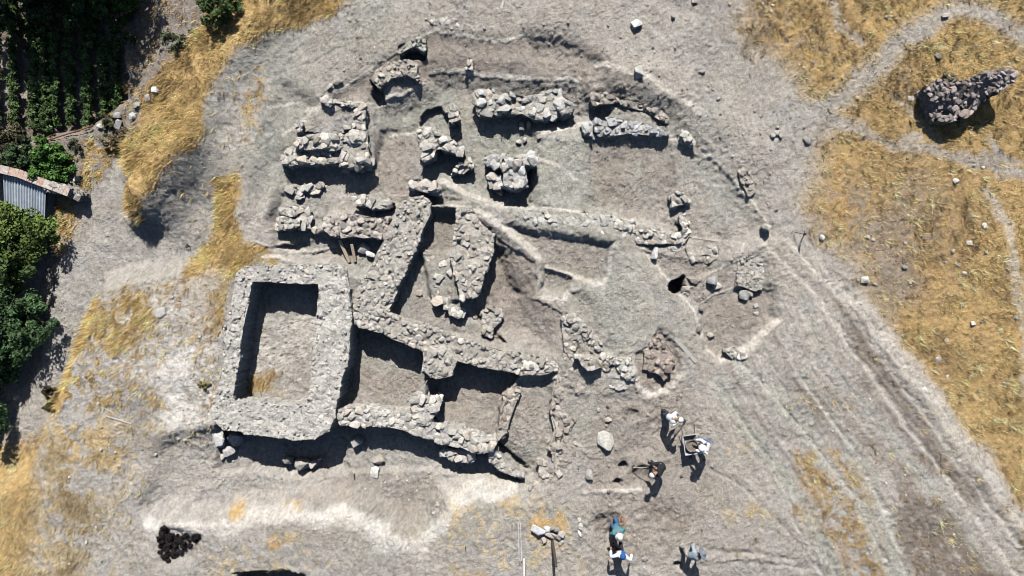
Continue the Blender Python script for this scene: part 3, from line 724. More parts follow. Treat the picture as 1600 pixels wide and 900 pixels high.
# ---- northern walls
wall("two step masonry platform with a deep shadow along its lower face", [
    ([(440, 246), (452, 243), (478, 249), (505, 247), (536, 246), (540, 254), (515, 256), (480, 257), (445, 258)], -.06, -.85),
    ([(459, 228), (466, 214), (500, 208), (535, 210), (536, 230), (528, 234), (500, 233), (462, 232)], .20, -.3),
    ([(450, 232), (540, 234), (540, 246), (445, 245)], -.14, -.8, dict(dens=.4)),
    ([(533, 236), (535, 214), (552, 200), (556, 170), (572, 167), (571, 195), (576, 232), (577, 256), (560, 264), (532, 261)], .08, -.85, dict(smin=.22, smax=.55, dens=.6)),
    ([(478, 205), (545, 178), (553, 172), (556, 196), (535, 210), (500, 208)], -.12, -.5, dict(dens=.05, edge=.1, faces=False, mortar=(.30, .29, .275)))],
     tone=LT, smin=.20, smax=.44, dens=.7, rag=.04)
wall("stubby corner wall with a dark hole beneath, above the two step platform", [
    ([(501, 151), (520, 151), (523, 162), (516, 167), (503, 163)], .12, -.5),
    ([(522, 154), (540, 157), (556, 163), (554, 168), (535, 163), (523, 160)], -.02, -.3)], tone=LT, smin=.14, smax=.3)
wall("tiny pale stone pile at the outer end of the two step platform", [
    ([(459, 192), (468, 188), (473, 196), (471, 207), (461, 205)], .1, -.4)], tone=LT, smin=.14, smax=.3)
wall("low broken rubble wall near the top lip of the dig", [
    ([(598, 99), (620, 96), (650, 95), (655, 104), (653, 124), (636, 117), (610, 124), (592, 138), (578, 124)], .0, -.35)],
     tone=BR, smin=.12, smax=.30, dens=.7, topn=.08)
wall("mossy boulder heap overhanging the small dark pit near the top lip", [
    ([(646, 60), (660, 58), (668, 68), (664, 78), (648, 74), (636, 78), (628, 84), (624, 78), (638, 68)], .14, -.7)],
     tone=(.34, .345, .30), smin=.12, smax=.3)
wall("faint row of buried pale stones outside the top of the dig", [
    ([(662, 28), (680, 21), (705, 27), (722, 36), (716, 46), (698, 42), (670, 34)], .03, -.2)],
     tone=LT, smin=.12, smax=.32, dens=.4, edge=.5, topn=.02)
wall("angled wall stump of long flat stones below the round pit", [
    ([(656, 196), (683, 197), (690, 210), (712, 226), (724, 238), (718, 245), (684, 232), (682, 246), (668, 252), (656, 248)], .0, -.82)],
     tone=LT, smin=.18, smax=.5, dens=.8, topn=.08)
wall("three stone remnant just right of the angled wall stump", [
    ([(716, 256), (738, 250), (741, 262), (728, 268), (724, 274), (706, 264)], -.35, -.82)], tone=LT, smin=.16, smax=.34)
wall("small upright pier beside the round pit", [
    ([(700, 165), (712, 164), (717, 175), (714, 190), (701, 190)], -.2, -.9)], tone=MD, smin=.16, smax=.35)
wall("wide rubble wall with large split blocks at the top of the courtyard", [
    ([(741, 140), (765, 137), (785, 146), (815, 150), (840, 146), (868, 137), (882, 141), (880, 170), (868, 186), (848, 190), (832, 184), (815, 180), (790, 178), (748, 182), (741, 170)], -.18, -.8),
    ([(881, 148), (895, 160), (893, 178), (878, 182), (870, 168)], -.05, -.8, dict(smin=.3, smax=.6))],
     tone=(.41, .405, .38), smin=.22, smax=.52, dens=.8, topn=.08, pit=.3)
wall("tall white masonry stump casting the widest shadow in the courtyard", [
    ([(788, 247), (815, 241), (836, 246), (838, 252), (818, 258), (822, 275), (822, 292), (806, 296), (786, 290), (786, 268)], .38, -.82, dict(smin=.25, smax=.6, dens=.45)),
    ([(757, 247), (772, 241), (790, 244), (790, 256), (775, 262), (758, 258)], -.25, -.82),
    ([(758, 272), (776, 272), (784, 290), (780, 300), (762, 290)], -.4, -.82, dict(smin=.25, smax=.5, dens=.5))],
     tone=(.47, .465, .45), smin=.16, smax=.38, dens=.6, mortar=(.45, .44, .42), topn=.07)
wall("row of long pale slabs capping the top of the first slanting wall", [
    ([(638, 281), (662, 283), (682, 290), (684, 300), (676, 303), (640, 297)], .08, -.7)], tone=(.47, .45, .42), smin=.3, smax=.6, dens=.5, mortar=(.43, .41, .38))
wall("block of reddish earth and stones with a dark notch at right of the courtyard", [
    ([(921, 144), (940, 145), (962, 152), (960, 162), (930, 164), (920, 156)], -.1, -.75)], tone=BR, smin=.15, smax=.3, mortar=(.33, .29, .265))
wall("curved stone wall with grey blocks along the top of the eastern room", [
    ([(927, 187), (950, 184), (985, 192), (1015, 196), (1045, 202), (1044, 211), (1010, 211), (980, 208), (966, 214), (940, 212), (929, 204)], -.02, -.6),
    ([(908, 194), (925, 190), (926, 212), (912, 212)], -.1, -.6, dict(dens=.3))],
     tone=(.40, .41, .42), smin=.14, smax=.34, dens=.8)
wall("loose run of stones set behind the curved stone wall", [
    ([(962, 155), (985, 158), (1010, 164), (1040, 176), (1046, 190), (1035, 190), (1005, 172), (975, 168)], -.22, -.5)], tone=BR, smin=.16, smax=.4, dens=.5, edge=.6, topn=.12)
wall("pale boulder wall end where the trench lip turns down", [
    ([(1063, 212), (1075, 206), (1086, 222), (1084, 228), (1068, 224)], .06, -.4)], tone=LT, smin=.2, smax=.4)
wall("long pale stone wall crossing the middle of the dig left to right", [
    ([(775, 326), (830, 328), (900, 334), (960, 340), (991, 346), (990, 378), (960, 374), (915, 364), (860, 362), (800, 352)], -.14, -.55, dict(dens=.35, edge=.4)),
    ([(812, 336), (870, 338), (925, 345), (922, 358), (860, 354), (815, 348)], -.04, -.3, dict(dens=.75)),
    ([(960, 350), (988, 350), (986, 374), (964, 370)], -.02, -.3, dict(smin=.25, smax=.5))],
     tone=(.46, .455, .42), smin=.14, smax=.36, topn=.05, mortar=(.42, .41, .38))
wall("continuation of cut blocks ending in a squared hollow corner", [
    ([(993, 361), (1030, 360), (1062, 362), (1076, 355), (1080, 362), (1070, 382), (1040, 380), (995, 378)], -.08, -.5),
    ([(1040, 384), (1072, 380), (1070, 392), (1056, 397), (1046, 393)], -.2, -.8)],
     tone=(.46, .44, .405), smin=.16, smax=.34, dens=.85)
wall("low earthen bench with pale stones right of the hollow corner", [
    ([(1076, 372), (1105, 374), (1123, 378), (1124, 402), (1110, 410), (1080, 408), (1072, 398)], -.14, -.5)], tone=LT, smin=.14, smax=.36, dens=.18, edge=.15, faces=False, topn=.03)
wall("short column of stacked boulders standing in the eastern room", [
    ([(1047, 308), (1062, 300), (1076, 302), (1076, 318), (1060, 322), (1050, 322)], -.1, -.6),
    ([(1058, 338), (1072, 336), (1078, 350), (1062, 352)], -.05, -.6)], tone=LT, smin=.16, smax=.4)
wall("round masonry stub with a crescent shadow at the left end of the dig", [
    ([(429, 350), (436, 338), (452, 342), (466, 346), (466, 356), (450, 360), (430, 360)], .02, -.65),
    ([(436, 324), (470, 320), (484, 330), (486, 345), (478, 360), (466, 356), (462, 342), (440, 336)], -.22, -.65, dict(smin=.2, smax=.5))],
     tone=LT, smin=.15, smax=.36)
wall("flat slab ledge just under the two step platform shadow", [
    ([(447, 290), (470, 292), (489, 289), (502, 288), (502, 295), (480, 299), (450, 300)], -.35, -.7)], tone=LT, smin=.3, smax=.6, dens=.6)
wall("reddish arch shaped rubble wall above the two leaning beams", [
    ([(503, 345), (518, 337), (560, 336), (605, 340), (606, 352), (600, 372), (565, 372), (540, 371), (512, 366), (505, 358)], .0, -.75)],
     tone=(.43, .395, .36), smin=.14, smax=.36, dens=.85, topn=.1, mortar=(.34, .305, .275))
wall("top course of rounded boulders above the reddish rubble wall", [
    ([(553, 308), (575, 306), (595, 310), (616, 314), (610, 326), (580, 324), (556, 320)], .0, -.5)], tone=(.47, .455, .42), smin=.25, smax=.55, dens=.6)
wall("pile of white blocks at the foot of the second slanting wall", [
    ([(695, 478), (712, 476), (726, 486), (727, 496), (716, 498), (704, 494)], -.35, -.82)], tone=(.48, .47, .44), smin=.2, smax=.4)
wall("squat L shaped rubble footing in the dark soil room", [
    ([(750, 482), (768, 480), (784, 490), (782, 502), (770, 512), (768, 526), (752, 524), (754, 505)], -.5, -.82)], tone=MD, smin=.14, smax=.36, topn=.08)
wall("crooked line of stones dividing the lower room from the sandy one", [
    ([(786, 615), (800, 606), (814, 610), (808, 625), (800, 650), (793, 670), (778, 690), (776, 680), (784, 655), (785, 632)], -.28, -1.15)], tone=BR, smin=.16, smax=.42, dens=.65, topn=.1)
wall("square patch of fine cobble paving on the right of the dig", [
    ([(1152, 408), (1166, 400), (1190, 404), (1196, 425), (1192, 448), (1180, 455), (1165, 450), (1152, 446)], -.10, -.4)], tone=(.39, .385, .35), smin=.07, smax=.16, dens=.95, name="cobble_paving", cat="paving", group=None, rise=.5)
wall("isolated pyramid of crumbling reddish clay lumps", [
    ([(1025, 516), (1036, 524), (1046, 545), (1056, 562), (1046, 580), (1036, 592), (1022, 580), (1008, 574), (1008, 550)], .0, -.5)],
     tone=(.33, .285, .25), smin=.12, smax=.28, dens=.95, topn=.10, mortar=(.29, .25, .22), name="clay_mound", cat="mound", group=None, slope=(0, -.1), rise=.6)
wall("small fan of flat stones on the lower right lip of the dig", [
    ([(1132, 545), (1145, 542), (1166, 556), (1160, 562), (1140, 560)], .06, -.2)], tone=LT, smin=.14, smax=.3)
wall("eroded earth bank with loose stones at the trench lip far right", [
    ([(1152, 268), (1166, 262), (1176, 280), (1182, 300), (1172, 306), (1160, 290)], .05, -.4)], tone=BR, smin=.12, smax=.28, dens=.6, topn=.08)
wall("lower lip rubble bordering the sandy room next to the spine", [
    ([(840, 722), (862, 716), (868, 742), (850, 756), (832, 770), (825, 762), (843, 745)], -.25, -1.1)], tone=LT, smin=.14, smax=.34, dens=.55, topn=.1)
wall("ragged stones edging the apron beneath the sandy room", [
    ([(764, 705), (774, 700), (790, 725), (820, 742), (812, 748), (780, 738), (765, 720)], -.32, -1.15)], tone=(.43, .415, .385), smin=.16, smax=.36, dens=.6)
wall("half buried course of stones east of the courtyard lip", [
    ([(728, 96), (738, 94), (740, 108), (728, 108)], -.2, -.4)], tone=LT, smin=.1, smax=.22, dens=.6)
wall("pale stone lump on the inner side of the white bank", [
    ([(676, 792), (688, 790), (694, 808), (688, 826), (678, 820)], -.42, -1.0)], tone=(.46, .45, .43), smin=.12, smax=.3, dens=.6)

# ---- tall leaning masonry block in the grass
g = Geo()
add_block(g, [(1448, 136), (1463, 127), (1485, 132), (1505, 128), (1530, 119), (1560, 112), (1577, 115), (1579, 130), (1560, 143), (1540, 152), (1532, 168), (1516, 184), (1490, 190), (1470, 180), (1456, 160)],
          1.05, -.05, tone=(.31, .275, .262), smin=.10, smax=.30, dens=.95, taper=.16, base_shift=(-.12, -.05), topn=.30, mortar=(.22, .185, .17), slope=(.12, .30), rise=.6)
add_block(g, [(1540, 122), (1562, 112), (1576, 116), (1576, 128), (1556, 134)], 1.35, .6, tone=(.33, .285, .27), smin=.10, smax=.26, dens=.9, topn=.15, mortar=(.22, .185, .17), rise=.6)
V = np.vstack(g.V); c = (float(V[:, 0].mean()), float(V[:, 1].mean()), 0)
tag(g.build("masonry_block", M_rub, None, c), "tall dark fallen block of rough masonry standing in the golden grass", "ruin fragment")

# ------------------------------------------------------------------ loose stones (each its own thing)
def stone_thing(px, py, w, h, hh, label, kind='b', tone=LT, ang=None, cat="stone", name="loose_stone", group="loose stones", lift=.3, tilt=.15):
    x, y, z = G(px, py)
    g = Geo(); ang_ = (ang if ang is not None else random.uniform(0, 3.14))
    T = random.choice(T_BLOCK if kind == 'b' else T_ROUND)
    R = rotz(ang_) @ rotr(tilt)
    V = (T[0] * np.array((w, h, hh))) @ R.T
    g.add(V, T[1], stone_col(tone))
    o = g.build(name, M_rub); o.location = (x, y, z + hh * lift)
    return tag(o, label, cat, group)

SL = [
 (945, 688, .75, .95, .55, "big lone boulder left of the digging people", 'r', (.43, .42, .38), .2),
 (560, 686, .6, .42, .6, "long white block fallen under the pale wall", 'b', (.5, .49, .47), .5),
 (592, 718, .5, .42, .25, "upper of two white blocks lying on the apron", 'b', (.5, .48, .45), .6),
 (586, 737, .42, .5, .25, "lower of two white blocks lying on the apron", 'b', (.5, .48, .45), -.3),
 (372, 684, .7, .65, .8, "round pinkish boulder at the enclosure corner in shadow", 'r', (.42, .40, .40), 0),
 (361, 704, .62, .55, .5, "round boulder lit at the edge of the enclosure shadow", 'r', (.45, .43, .43), 0),
 (349, 714, .22, .28, .15, "pebble sized stone beside the lit round boulder", 'b', LT, 0),
 (341, 682, .5, 1.05, .35, "slanted pale slab leaning near the enclosure corner", 'b', (.5, .5, .49), .45),
 (455, 716, .6, .42, .95, "left pale rock in the enclosure shadow", 'r', LT, 0),
 (476, 721, .85, .55, 1.1, "largest pale rock in the enclosure shadow", 'r', LT, .1),
 (494, 722, .42, .36, .8, "small banded rock right in the enclosure shadow", 'b', LT, .1),
 (503, 714, .3, .2, .6, "tiny rock isolated in the enclosure shadow", 'b', LT, .5),
 (532, 686, .3, .2, .15, "thin stone at the lit edge right of the enclosure", 'b', LT, .4),
 (994, 38, .5, .35, .3, "grey block lying above the top lip of the dig", 'b', (.42, .42, .40), .4),
 (997, 114, .36, .5, .35, "pale split stone on the outer slope of the dig", 'b', (.46, .46, .43), .2),
 (1096, 113, .3, .18, .15, "dark little stone out on the bare slope", 'b', BR, .1),
 (1122, 155, .2, .14, .12, "pebble on the slope beyond the dark little stone", 'b', LT, .6),
 (1051, 26, .18, .3, .2, "thin upright stone close to the top fields", 'b', LT, .1),
 (1085, 2, .3, .22, .15, "dark stone cut by the top edge of the bare slope", 'b', BR, .1),
 (1194, 357, .42, .4, .75, "pointed pale boulder at the right corner of the eastern room", 'r', LT, 0),
 (1161, 462, .5, .55, .35, "rounded white boulder under the cobble paving", 'r', (.5, .5, .47), .4),
 (1171, 458, .3, .4, .25, "flat stone touching the rounded white boulder", 'b', LT, .3),
 (1181, 478, .22, .18, .12, "upper pebble below the rounded white boulder", 'b', (.5, .48, .44), .3),
 (1181, 490, .22, .18, .12, "lower pebble below the rounded white boulder", 'b', (.5, .48, .44), .3),
 (1111, 440, .5, .45, .55, "dark faced boulder in the eastern small room", 'r', (.36, .36, .36), .3),
 (1120, 446, .4, .3, .12, "flat chip beside the dark faced boulder", 'b', LT, .3),
 (1080, 438, .6, .34, .3, "oval stone right of the deep square hole", 'r', BR, -.3),
 (1072, 452, .42, .3, .28, "rusty brown stone under the oval stone", 'b', BR, -.1),
 (1022, 396, .26, .55, .4, "upright white slab left of the hollow corner", 'b', (.55, .55, .54), -.2),
 (1160, 388, .14, .48, .12, "narrow pale stone bar in the upper right room", 'b', LT, -.2),
 (1142, 406, .18, .14, .12, "single pebble beneath the narrow pale stone bar", 'b', LT, 0),
 (1094, 482, .26, .2, .25, "knob of earth and stone on the small room baulk", 'b', BR, 0),
 (1091, 514, .22, .25, .25, "dark pitted stone on the trench edge", 'b', DK, 0),
 (1110, 524, .36, .28, .25, "warm brown stone in the lowest small room", 'r', BR, 0),
 (785, 7, .12, .4, .06, "thin white stone splinter at the top of the dig", 'b', (.55, .55, .53), -.25),
 (528, 128, .42, .3, .2, "faceted stone on the slope above the corner wall", 'b', BR, .5),
 (515, 136, .3, .2, .15, "smaller stone touching the faceted one", 'b', BR, .5),
 (469, 303, .4, .3, .3, "square stone left of the flat slab ledge", 'b', LT, .1),
 (470, 308, .4, .34, .3, "striped square block above the round masonry stub", 'b', MD, 0),
 (493, 360, .28, .34, .2, "pale stone before the reddish wall", 'b', LT, .4),
 (570, 388, .6, .5, .4, "big white rock in the corner below the reddish wall", 'b', (.52, .51, .48), .5),
 (580, 398, .5, .22, .3, "leaning white flake against the big white rock", 'b', (.52, .51, .48), -.6),
 (810, 222, .28, .22, .18, "left pebble of the pair in the courtyard middle", 'b', LT, 0),
 (820, 219, .22, .28, .18, "right pebble of the pair in the courtyard middle", 'b', LT, 0),
 (843, 214, .24, .24, .18, "small cube stone beside the courtyard lip", 'b', LT, 0),
 (816, 197, .3, .42, .3, "left tooth shaped stone below the wide rubble wall", 'b', LT, 0),
 (826, 197, .26, .42, .3, "right tooth shaped stone below the wide rubble wall", 'b', LT, 0),
 (655, 458, .32, .26, .12, "flat pale stone lying in the room of the slanting walls", 'b', LT, 0),
 (742, 494, .26, .26, .18, "pinkish stone left of the L shaped footing", 'b', BR, 0),
 (683, 471, .6, .5, .35, "large smooth slab leaning out of the second slanting wall", 'b', LT, .3),
 (829, 572, .9, .5, .2, "flat oval slab on the right end of the diagonal wall", 'r', LT, -.4),
 (1212, 209, .24, .3, .22, "left stone of the clump on the bare ground at right", 'b', LT, .2),
 (1219, 213, .2, .24, .22, "right stone of the clump on the bare ground at right", 'b', LT, .2),
 (1207, 213, .24, .2, .2, "lowest stone of the clump on the bare ground at right", 'b', LT, .2),
 (1214, 200, .14, .14, .14, "top crumb of the clump on the bare ground at right", 'b', BR, .2),
 (1260, 220, .24, .4, .22, "lone stone right of the clump of four", 'b', LT, .6),
 (1476, 25, .4, .28, .22, "dark topped stone by the curving path", 'b', BR, 0),
 (1465, 89, .35, .42, .3, "brown rock above the masonry block", 'r', BR, 0),
 (1421, 155, .38, .34, .26, "white faced rock left of the masonry block", 'b', (.52, .48, .45), 0),
 (1493, 283, .38, .34, .22, "round white stone below the lower path", 'r', (.5, .48, .45), 0),
 (1538, 353, .34, .4, .2, "brightest white stone in the big grass field", 'r', (.62, .6, .57), 0),
 (1514, 380, .44, .32, .18, "white egg shaped stone in the big grass field", 'r', (.58, .56, .54), 0),
 (1496, 414, .32, .14, .14, "sliver of pale stone in the grass", 'b', (.5, .45, .42), -.6),
 (1507, 427, .32, .2, .16, "dark wedge stone in the grass field", 'b', BR, -.2),
 (1413, 418, .34, .2, .2, "pale angular stone at the worn edge of the field", 'b', LT, -.3),
 (1350, 437, .46, .36, .3, "biggest stone of the trackside cluster", 'b', (.45, .43, .40), .1),
 (1340, 437, .2, .22, .16, "second stone of the trackside cluster", 'b', BR, .1),
 (1366, 444, .2, .18, .14, "third stone of the trackside cluster", 'b', BR, .1),
 (1284, 372, .3, .42, .3, "blue grey stone by the track edge", 'r', (.42, .44, .44), .2),
 (1356, 370, .24, .18, .16, "left stone of two near the bare grass", 'b', LT, -.3),
 (1364, 374, .24, .18, .16, "right stone of two near the bare grass", 'b', LT, -.3),
 (1465, 562, .36, .34, .2, "white rock near the lower field edge", 'b', (.62, .6, .59), .2),
 (1444, 610, .26, .38, .2, "white rock right where track meets grass", 'b', (.58, .57, .55), .4),
 (1520, 505, .34, .22, .18, "pale flat stone within the brown grass", 'b', (.5, .48, .45), .1),
 (1533, 504, .14, .16, .14, "dark pebble beside the pale flat stone", 'b', BR, .1),
 (1418, 247, .18, .14, .14, "tiny dark stone on the side path", 'b', BR, 0),
 (1521, 259, .22, .18, .14, "cream stone on the lower path", 'b', (.55, .52, .48), 0),
 (1535, 262, .2, .16, .14, "second cream stone on the lower path", 'b', (.55, .52, .48), 0),
 (1384, 755, .12, .12, .1, "little white stone at the end of a rut", 'b', (.6, .6, .58), 0),
 (545, 806, .2, .1, .08, "chip of stone on the white bank", 'b', LT, 0),
 (905, 812, .16, .2, .14, "highest of the short row of stones near the pit", 'b', LT, 0),
 (907, 820, .2, .2, .14, "second highest of the short row of stones near the pit", 'b', LT, 0),
 (907, 826, .2, .14, .14, "third of the short row of stones near the pit", 'b', (.5, .49, .47), -.3),
 (906, 833, .16, .3, .12, "lowest curved stone of the short row near the pit", 'b', (.55, .54, .52), .5),
 (1007, 873, .3, .22, .12, "flat pale stone beside the man in the grey hat", 'b', (.46, .42, .38), 0),
 (950, 655, .3, .22, .2, "dark stone at the edge of the smooth mortar block", 'b', BR, 0),
 (920, 740, .3, .42, .35, "stone block with a dark side beyond the rubble spine", 'b', MD, 0),
 (935, 640, .2, .2, .16, "round stone pushed into the soft slope", 'r', MD, 0),
 (244, 141, .3, .3, .25, "white stone at the top of the hedge bank", 'b', (.6, .6, .6), 0),
 (232, 153, .26, .3, .2, "pinkish stone in the hedge bank", 'b', (.5, .44, .42), 0),
 (215, 165, .3, .34, .22, "greenish stone in the hedge bank", 'b', (.42, .45, .42), 0),
 (209, 182, .32, .34, .24, "bright block at the middle of the hedge bank", 'b', (.6, .58, .55), 0),
 (184, 181, .38, .36, .26, "grey boulder at the bush edge of the hedge bank", 'r', (.4, .4, .4), 0),
 (186, 196, .3, .48, .24, "leaning pale stone over the brown shrub", 'b', (.52, .5, .48), -.5),
 (157, 198, .26, .24, .2, "cream stone at the end of the garden pipe", 'b', (.5, .47, .44), 0),
 (122, 281, .3, .24, .2, "pair member pale stone above the shed wall end", 'b', (.55, .53, .5), 0),
 (228, 95, .2, .26, .2, "stone hidden in the weedy plot", 'b', LT, 0),
 (250, 489, .55, .4, .12, "white limestone outcrop patch left of the enclosure", 'b', (.62, .6, .58), .3),
]
for s_ in SL:
    if s_[0] > 1270: s_ = (s_[0], s_[1], s_[2] * .78, s_[3] * .78, s_[4] * .7) + s_[5:]
    stone_thing(s_[0], s_[1], s_[2], s_[3], s_[4], s_[5], s_[6], s_[7], s_[8])

def scatter_group(n, area, smin, smax, label, group, tone, test=None):
    """individual little stones, all copies of a few first ones"""
    protos = []
    for k in range(5):
        g = Geo(); T = T_BLOCK[k]; R = rotz(k)
        g.add((T[0] * np.array((1, .8, .6))) @ R.T, T[1], stone_col(tone))
        protos.append(g)
    base = []
    k = 0; tries = 0
    poly = [PX(a, b) for a, b in area]; A = np.array(poly)
    while k < n and tries < 5000:
        tries += 1
        x = random.uniform(A[:, 0].min(), A[:, 0].max()); y = random.uniform(A[:, 1].min(), A[:, 1].max())
        if pip(x, y, poly) < 0: continue
        s = random.uniform(smin, smax)
        if k < 5:
            o = protos[k].build("small_stone", M_rub); base.append(o)
        else:
            o = base[k % 5].copy(); COL.objects.link(o)
        o.location = (x, y, float(Zat(x, y)) + s * .15); o.scale = (s, s, s); o.rotation_euler = (0, 0, random.uniform(0, 6))
        tag(o, label, "stone", group); k += 1
scatter_group(16, [(1290, 250), (1590, 300), (1600, 780), (1440, 590), (1340, 400)], .08, .2, "small pale stone lying loose in the big dry grass field", "small stones in the big grass field", (.44, .41, .37))
scatter_group(12, [(1120, 5), (1440, 5), (1330, 100), (1230, 110)], .08, .18, "small stone lying in the upper right grass", "small stones in the upper right grass", (.5, .47, .43))
scatter_group(26, [(1300, 120), (1400, 70), (1470, 30), (1420, 120), (1330, 190), (1280, 170)], .06, .14, "dark little stone lying on the forked path", "stones on the forked path", (.28, .25, .23))
scatter_group(60, [(450, 110), (700, 20), (950, 20), (1180, 120), (1250, 330), (1200, 330), (1090, 190), (930, 90), (690, 45), (520, 130)], .05, .15, "stone chip on the bare slope outside the dig", "stone chips on the bare slope", (.40, .37, .34))
scatter_group(50, [(900, 600), (1110, 620), (1120, 880), (900, 880)], .06, .16, "clod left on the ground where people are digging", "clods in the digging area", (.33, .29, .26))
scatter_group(40, [(1180, 560), (1330, 560), (1560, 880), (1250, 880)], .05, .12, "grit stone lying on the wheel ruts", "grit on the wheel ruts", (.45, .43, .40))
scatter_group(40, [(100, 500), (320, 450), (320, 650), (230, 740), (200, 890), (90, 890)], .06, .16, "chalky stone on the slope left of the enclosure", "chalky stones on the left slope", (.56, .54, .52))
scatter_group(45, [(850, 380), (1060, 400), (1200, 480), (1090, 560), (960, 540), (850, 460)], .05, .13, "little stone strewn on the central terrace", "stones on the central terrace", (.42, .39, .36))
scatter_group(30, [(310, 700), (700, 730), (680, 780), (330, 780)], .05, .13, "stone chip dropped on the lower apron", "stone chips on the apron", (.48, .46, .43))

# gravel crumbs too many to count
n = 42000
gxp = rng.uniform(-21.5, 22, n); gyp = rng.uniform(-12.3, 12.5, n)
dn = fbm(gxp, gyp, .5, 4, 3) + .5 * fbm(gxp, gyp, 2.2, 2, 6)
ii = np.clip(np.searchsorted(gx, gxp), 0, NX - 1); jj = np.clip(np.searchsorted(gy, gyp), 0, NY - 1)
keep = (rng.random(n) < .18 + .6 * sstep(-.1, .9, dn)) & (GM[jj, ii] < .6)
slopev = np.abs(Zt[jj, np.clip(ii + 2, 0, NX - 1)] - Zt[jj, np.clip(ii - 2, 0, NX - 1)]) + np.abs(Zt[np.clip(jj + 2, 0, NY - 1), ii] - Zt[np.clip(jj - 2, 0, NY - 1), ii])
keep &= slopev < .25
gxp = gxp[keep]; gyp = gyp[keep]; n = len(gxp); ii = ii[keep]; jj = jj[keep]
Vl = []; Fl = []; Cl = []; off = 0
sz = .028 + .06 * rng.random(n) ** 3; zz = Zat(gxp, gyp); ang = rng.uniform(0, 6.28, n)
for k, T in enumerate(T_TINY):
    m = np.arange(n) % 6 == k; c_, s_ = np.cos(ang[m])[:, None], np.sin(ang[m])[:, None]
    v = T[0][None] * sz[m][:, None, None] * np.array((1.2, .9, .8))
    vx = v[..., 0] * c_ - v[..., 1] * s_ + gxp[m][:, None]; vy = v[..., 0] * s_ + v[..., 1] * c_ + gyp[m][:, None]; vz = v[..., 2] + (zz[m] + sz[m] * .2)[:, None]
    nv = T[0].shape[0]; q = m.sum()
    Vl.append(np.stack([vx, vy, vz], -1).reshape(-1, 3)); Fl.append((T[1][None] + (np.arange(q) * nv)[:, None, None]).reshape(-1, 3) + off)
    cc = CR[jj[m], ii[m]] * (1.05 + .22 * rng.normal(0, 1, (q, 1))); Cl.append(np.repeat(np.clip(cc, .06, .7), nv, 0)); off += q * nv
tag(mesh_np("gravel", np.vstack(Vl), np.vstack(Fl), M_rub, np.vstack(Cl)), "crumbs of gravel and clods strewn over bare soil", "gravel", kind="stuff")

# ------------------------------------------------------------------ dry grass
def grass(name, label, x0, x1, y0, y1, per_m2, lmin, lmax, tone, lean=(0.3, -.2), blades=6):
    area = (x1 - x0) * (y1 - y0); n = int(area * per_m2)
    x = rng.uniform(x0, x1, n); y = rng.uniform(y0, y1, n)
    i = np.clip(np.searchsorted(gx, x), 0, NX - 1); j = np.clip(np.searchsorted(gy, y), 0, NY - 1)
    d = GM[j, i] * (.8 + 1.1 * fbm(x, y, 1.2, 3, 2) + .5 * fbm(x, y, 4.0, 2, 4))
    k = rng.random(n) < np.clip(d, 0, 1); x = x[k]; y = y[k]; d = d[k]; n = len(x)
    if n == 0: return
    z = Zat(x, y)
    hs = (1 + .45 * fbm(x, y, .8, 3, 5)); tint = fbm(x, y, 1.6, 3, 1)
    B = blades
    bx = np.repeat(x, B) + rng.normal(0, .05, n * B); by = np.repeat(y, B) + rng.normal(0, .05, n * B); bz = np.repeat(z, B) - .02
    L = rng.uniform(lmin, lmax, n * B) * np.repeat(np.clip(hs, .4, 1.6), B)
    a = rng.uniform(0, 6.283, n * B); ln = rng.uniform(.25, .95, n * B)
    lx = np.cos(a) * ln + lean[0]; ly = np.sin(a) * ln + lean[1]
    wd = rng.uniform(.007, .016, n * B)
    px_ = -np.sin(a) * wd; py_ = np.cos(a) * wd
    v0 = np.stack([bx - px_, by - py_, bz], 1); v1_ = np.stack([bx + px_, by + py_, bz], 1)
    v2_ = np.stack([bx + lx * L, by + ly * L, bz + L * .8], 1)
    V = np.stack([v0, v1_, v2_], 1).reshape(-1, 3); F = np.arange(len(V)).reshape(-1, 3)
    c = np.array(tone)[None] * (1 + .28 * rng.normal(0, 1, (n, 1))) * (1 + .38 * tint[:, None]) * (1 + .22 * fbm(x, y, 3.5, 2, 6)[:, None])
    br = sstep(-.25, .6, fbm(x, y, .45, 4, 7) + .35 * fbm(x, y, 2.5, 3, 0))[:, None]
    c = c * (1 - br * .62) + np.array((.19, .135, .08)) * br * .62
    c[:, 2] *= (1 + .08 * rng.normal(0, 1, n)); c = np.clip(c, .04, .75)
    c = np.repeat(c, B * 3, 0)
    tag(mesh_np(name, V, F, M_grass, c), label, "grass", kind="stuff")
HAY = (.66, .455, .195)
xr0, _ = PX(1100, 0); xr1 = 23.5
grass("dry_grass", "golden dry grass covering the fields on the right", xr0, xr1, -13, 13, 130, .05, .15, HAY, (.15, -.1), 5)
grass("straw_tufts", "taller pale straw tufts standing out of the right hand fields", xr0, xr1, -13, 13, 9, .16, .34, (.74, .58, .30), (.15, -.1), 14)
grass("straw_tufts", "taller brown weed tufts standing out of the right hand fields", xr0, xr1, -13, 13, 5, .14, .28, (.30, .20, .10), (.15, -.1), 14)
xa, ya = PX(-20, -10); xb, yb = PX(560, 640)
grass("dry_grass", "tall golden grass running down the upper left ridge", xa, xb, yb, ya + .5, 170, .09, .27, (.68, .46, .18), (-.3, -.35), 6)
xa, ya = PX(-30, 640); xb, yb = PX(330, 920)
grass("dry_grass", "sparse straw tufts on the chalky lower left slope", xa, xb, yb, ya, 130, .06, .18, (.66, .50, .25), (-.2, -.5), 5)
xa, ya = PX(330, 560); xb, yb = PX(1100, 920)
grass("dry_grass", "thin yellow weeds on the floor and lower bank", xa, xb, yb, ya, 70, .04, .11, (.46, .38, .18), (.0, 0), 5)

